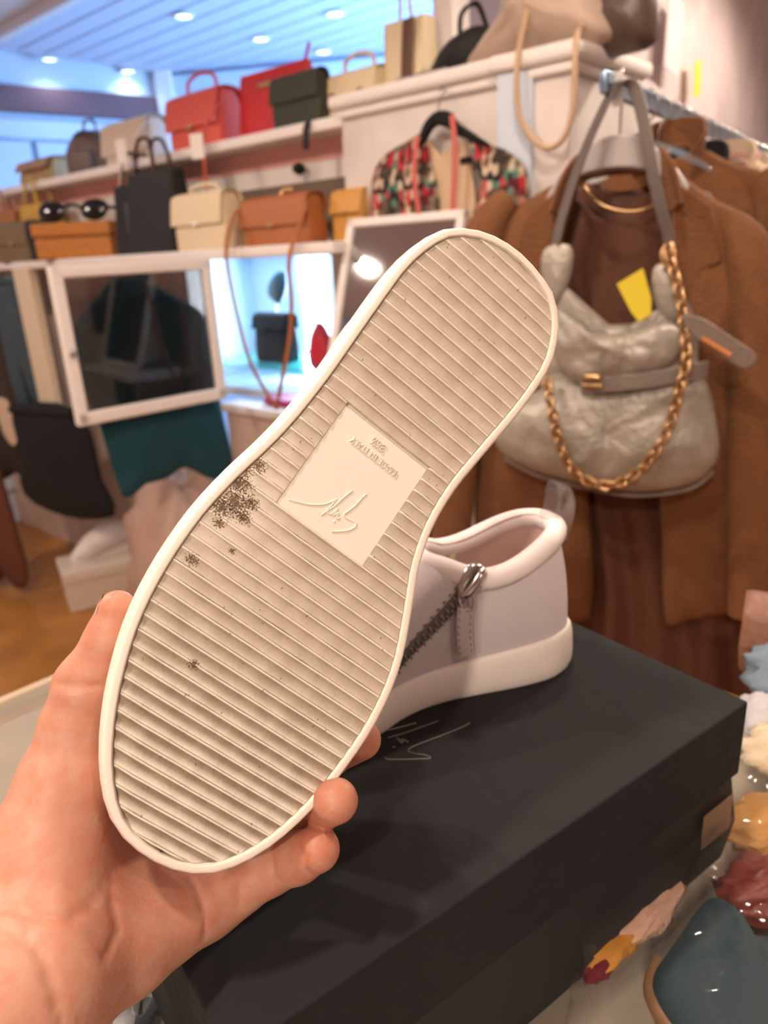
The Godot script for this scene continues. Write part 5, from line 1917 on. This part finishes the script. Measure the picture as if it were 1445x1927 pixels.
	part("blade", b, mat(rgb(52, 92, 98), 0.3), o)
	# far left: post, garments, a hang tag
	b = MB.new()
	b.box(Vector3(-1.85, 1.15, 0.12), Vector3(0.15, 0.70, 0.04), 0.006)
	struct("trim_16", b, mat(rgb(222, 204, 176), 0.7), W)
	b = MB.new()
	b.tube(v3([-2.6, 1.47, 0.10, -2.2, 1.47, 0.10, -1.94, 1.47, 0.10]), 0.01, 8)
	lone("clothes_rail", "short rail under the left end of the lower shelf", "rail", b, M.chrome, W)
	var dn := toned(cloth(rgb(70, 86, 96)), M.mottled, 3.0)
	hung("trousers", "grey blue denim trousers hanging under the left end of the lower shelf", "trousers", wt(-2.08, 1.46, 0.10, 20), [-0.09, 0.0, 0.08, 0.0, 0.10, -0.2, 0.09, -0.58, 0.02, -0.58, 0.0, -0.2, -0.02, -0.58, -0.1, -0.57, -0.11, -0.2], 0.03, dn)
	hung("jacket", "striped dark jacket at the far left edge, beside the denim trousers", "jacket", wt(-2.36, 1.46, 0.14, 20), [-0.09, 0.0, 0.08, 0.0, 0.13, -0.1, 0.12, -0.9, 0.0, -0.92, -0.13, -0.9, -0.14, -0.1], 0.05, cloth(rgb(66, 54, 50)))
	hung("skirt", "plain black skirt hanging left of the teal jacket", "skirt", wt(-1.82, 0.92, 0.16, 15), [-0.20, 0.0, 0.20, 0.0, 0.26, -0.3, 0.30, -0.46, 0.0, -0.5, -0.26, -0.42, -0.22, -0.2], 0.05, M.blackcloth)
	hung("trousers", "wide brown trousers hanging at the lower left edge", "trousers", wt(-2.24, 0.74, 0.34, 15), [-0.13, 0.0, 0.1, 0.0, 0.15, -0.3, 0.16, -0.66, 0.03, -0.68, 0.0, -0.3, -0.03, -0.68, -0.18, -0.66, -0.16, -0.3], 0.05, cloth(rgb(104, 60, 44)))
	b = MB.new()
	b.t = Transform3D(Basis(Vector3.BACK, 0.1), Vector3.ZERO)
	b.extrude(curve(v2([-0.075, 0.0, -0.07, -0.13, 0.0, -0.19, 0.07, -0.15, 0.075, 0.0, 0.03, 0.03, -0.03, 0.03]), 3, true), 0.0, 0.006, 0.002)
	lone("hang_tag", "pale paper hang tag in front of the dark clothes at the left edge", "tag", b, mat(rgb(214, 188, 160), 0.8), wt(-2.12, 0.92, 0.22))
	# white box on the floor with a white sneaker on it
	var bp := Transform3D(Basis(Vector3.UP, deg_to_rad(28)), Vector3(-1.31, 0, -3.28))
	o = thing("shoe_box", "pale cream shoe box on the wooden floor under a white shoe", "shoe box", bp)
	part("base", boxm(Vector3(0.50, 0.15, 0.24), Vector3(0.02, 0.075, 0), 0.006), mat(rgb(222, 204, 184), 0.7), o)
	part("lid", boxm(Vector3(0.512, 0.05, 0.252), Vector3(0.02, 0.17, 0), 0.006), mat(rgb(226, 212, 194), 0.7), o)
	o = thing("shoe", "white trainer standing on the pale box on the floor", "shoe", bp * Transform3D(Basis(Vector3.UP, 0.35), Vector3(-0.02, 0.195, 0.0)))
	b = MB.new()
	b.tube(curve(v3([-0.17, 0.02, 0.0, -0.12, 0.02, 0.0, 0.0, 0.02, 0.0, 0.10, 0.022, 0.0, 0.15, 0.025, 0.0]), 4), thick([0.03, 0.055, 0.05, 0.05, 0.036], 4), 14, false, 0.42)
	part("sole", b, M.rubber, o)
	b = MB.new()
	b.tube(curve(v3([-0.155, 0.045, 0.0, -0.10, 0.058, 0.0, -0.03, 0.085, 0.0, 0.05, 0.10, 0.0, 0.12, 0.09, 0.0]), 4), thick([0.02, 0.046, 0.058, 0.062, 0.045], 4), 14)
	part("upper", b, M.white, o)
	b = MB.new()
	for k in 5:
		b.tube(v3([-0.085 + k * 0.026, 0.11 + k * 0.012, -0.03, -0.08 + k * 0.026, 0.122 + k * 0.012, 0.0, -0.085 + k * 0.026, 0.11 + k * 0.012, 0.03]), 0.004, 6)
	part("laces", b, M.white, o)
	# a soft heap by the wall
	crumple("cushion", "big pinkish beige floor cushion against the wall below the teal jacket", "cushion", Vector3(-0.72, 0.0, -2.57), Vector3(0.82, 0.80, 0.30), -43, cloth(rgb(196, 166, 148)), 51)


func hung(called: String, label: String, cat: String, at: Transform3D, outline: Array, z: float, m: Material) -> void:
	var o := thing(called, label, cat, at)
	var b := MB.new()
	b.pillow(curve(v2(outline), 3, true), z, z, z * 0.5, label.length(), 6, 0.5)
	part("body", b, m, o)
	b = MB.new()
	b.box(Vector3(-0.005, -0.006, 0), Vector3(absf(outline[2] - outline[0]) * 0.98, 0.03, z * 1.6), 0.008)
	part("waistband", b, m, o)


# ---------------------------------------------------------------- small things on the counter
func crumple(called: String, label: String, cat: String, at: Vector3, sz: Vector3, turn: float, m: Material, sd: int) -> Node3D:
	var o := thing(called, label, cat, Transform3D(Basis(Vector3.UP, deg_to_rad(turn)), at))
	var b := MB.new()
	var n := FastNoiseLite.new()
	n.seed = sd
	n.frequency = 1.0
	var rings := []
	for r in 15:
		var th := PI * r / 14.0
		var ring := PackedVector3Array()
		for k in 30:
			var an := TAU * k / 30
			var d := Vector3(sin(th) * cos(an), cos(th), sin(th) * sin(an))
			var f := 1.0 + 0.35 * n.get_noise_3dv(d * 1.6) + 0.14 * n.get_noise_3dv(d * 5.0)
			var p := d * f * sz * 0.5
			p.y = maxf(p.y, -sz.y * 0.45) + sz.y * 0.45
			ring.append(p)
		rings.append(ring)
	b.loft(rings, true, false, false)
	part("body", b, m, o)
	return o


func build_counter_things() -> void:
	var y := COUNTER_Y
	# dark teal leather bag in clear wrapping, right front
	var o := thing("wrapped_bag", "dark teal leather bag with a brown edge, wrapped in clear plastic", "bag", Transform3D(Basis(Vector3.UP, deg_to_rad(-8)), Vector3(0.188, y, -0.285)))
	var b := MB.new()
	b.t = Transform3D(Basis(Vector3.RIGHT, -PI / 2), Vector3(0, 0.014, 0))
	var ol := curve(v2([-0.058, -0.008, -0.048, 0.009, -0.034, 0.027, -0.019, 0.047, -0.009, 0.052, -0.001, 0.044, 0.0, 0.028, 0.014, 0.025, 0.05, 0.022, 0.09, 0.01, 0.09, -0.05, 0.03, -0.07, -0.03, -0.06, -0.052, -0.03]), 4, true)
	b.pillow(ol, 0.018, 0.012, 0.012, 4, 14, 0.4)
	part("body", b, M.tealdark, o)
	b = MB.new()
	b.tube(curve(v3([-0.036, 0.012, 0.062, -0.050, 0.013, 0.036, -0.058, 0.013, 0.010, -0.050, 0.013, -0.010]), 5), 0.0045, 8)
	part("edge", b, leather(rgb(120, 86, 56)), o).set_meta("label", "brown leather edge")
	var wr := crumple("wrapping", "crinkled clear plastic wrapping around the dark teal bag", "wrapping", Vector3(0.185, y + 0.0005, -0.30), Vector3(0.20, 0.058, 0.15), 20, M.film, 5)
	crumple("purse", "rust red leather purse behind the wrapped teal bag, right edge", "purse", Vector3(0.222, y, -0.342), Vector3(0.062, 0.034, 0.045), 10, leather(rgb(112, 42, 32)), 8)
	crumple("scarf", "peach and cream lace scarf tucked under the shoe box", "scarf", Vector3(0.143, y, -0.340), Vector3(0.075, 0.022, 0.03), 38, cloth(rgb(206, 166, 146)), 11)
	crumple("cloth", "ochre yellow cloth peeking out in front of the box", "cloth", Vector3(0.122, y, -0.325), Vector3(0.06, 0.018, 0.026), 38, cloth(rgb(196, 136, 50)), 13)
	crumple("ribbon", "small dark red ribbon roll by the lower edge of the box", "ribbon", Vector3(0.108, y, -0.308), Vector3(0.026, 0.012, 0.014), 38, cloth(rgb(110, 20, 40)), 17)
	crumple("scarf", "orange yellow silk scarf in a clear bag, right of the shoe box", "scarf", Vector3(0.262, y, -0.398), Vector3(0.085, 0.03, 0.05), 10, cloth(rgb(190, 140, 76)), 19)
	crumple("wrapping", "crumpled clear plastic bag around the orange scarf", "wrapping", Vector3(0.262, y + 0.0005, -0.40), Vector3(0.13, 0.07, 0.11), 30, M.film, 23)
	crumple("pouch", "cream cloth pouch at the right edge behind the orange scarf", "pouch", Vector3(0.305, y, -0.46), Vector3(0.08, 0.045, 0.06), 0, cloth(rgb(216, 196, 166)), 29)
	o = crumple("pouch", "white and red rolled pouch right of the shoe box", "pouch", Vector3(0.30, y, -0.50), Vector3(0.05, 0.045, 0.05), 0, cloth(rgb(190, 186, 190)), 31)
	b = MB.new()
	b.lathe([[0.001, 0.0], [0.02, 0.001], [0.024, 0.01], [0.021, 0.019], [0.001, 0.02]], 16, Basis.IDENTITY, Vector3(0.022, 0.0, 0.012))
	part("base", b, cloth(rgb(190, 40, 70)), o)
	crumple("tissue", "pale blue tissue paper heap behind the white and red pouch", "tissue", Vector3(0.36, y, -0.55), Vector3(0.10, 0.06, 0.08), 0, cloth(rgb(120, 136, 150)), 37)
	flap_bag("handbag", "brown leather bag standing on the counter at the right edge", Transform3D(Basis(Vector3.UP, -0.5), Vector3(0.39, y, -0.60)), 0.12, 0.065, 0.06, leather(rgb(132, 90, 70)), M.gold, {"flap": 0.5})
	# lower left: patterned cloth with white dots, a yellow-green wrapper
	var dots := cloth(Color.WHITE)
	var im := Image.create(96, 96, false, Image.FORMAT_RGB8)
	im.fill(rgb(74, 84, 92))
	for q in [[20, 24, 11], [66, 16, 9], [48, 60, 12], [84, 76, 10], [14, 80, 9]]:
		for dx in range(-14, 15):
			for dy in range(-14, 15):
				if dx * dx + dy * dy * 0.6 < q[2] * q[2]: im.set_pixel(posmod(q[0] + dx, 96), posmod(q[1] + dy, 96), rgb(196, 198, 196))
	dots.albedo_texture = ImageTexture.create_from_image(im)
	dots.uv1_triplanar = true
	dots.uv1_scale = Vector3.ONE * 22.0
	crumple("cloth", "blue grey cloth with white dots at the lower left, below the wrist", "cloth", Vector3(-0.168, y, -0.298), Vector3(0.10, 0.05, 0.08), 0, dots, 41)
	crumple("wrapper", "small yellow green wrapper beside the dotted cloth", "wrapper", Vector3(-0.135, y, -0.335), Vector3(0.05, 0.07, 0.03), 0, mat(rgb(190, 196, 96), 0.5), 43)
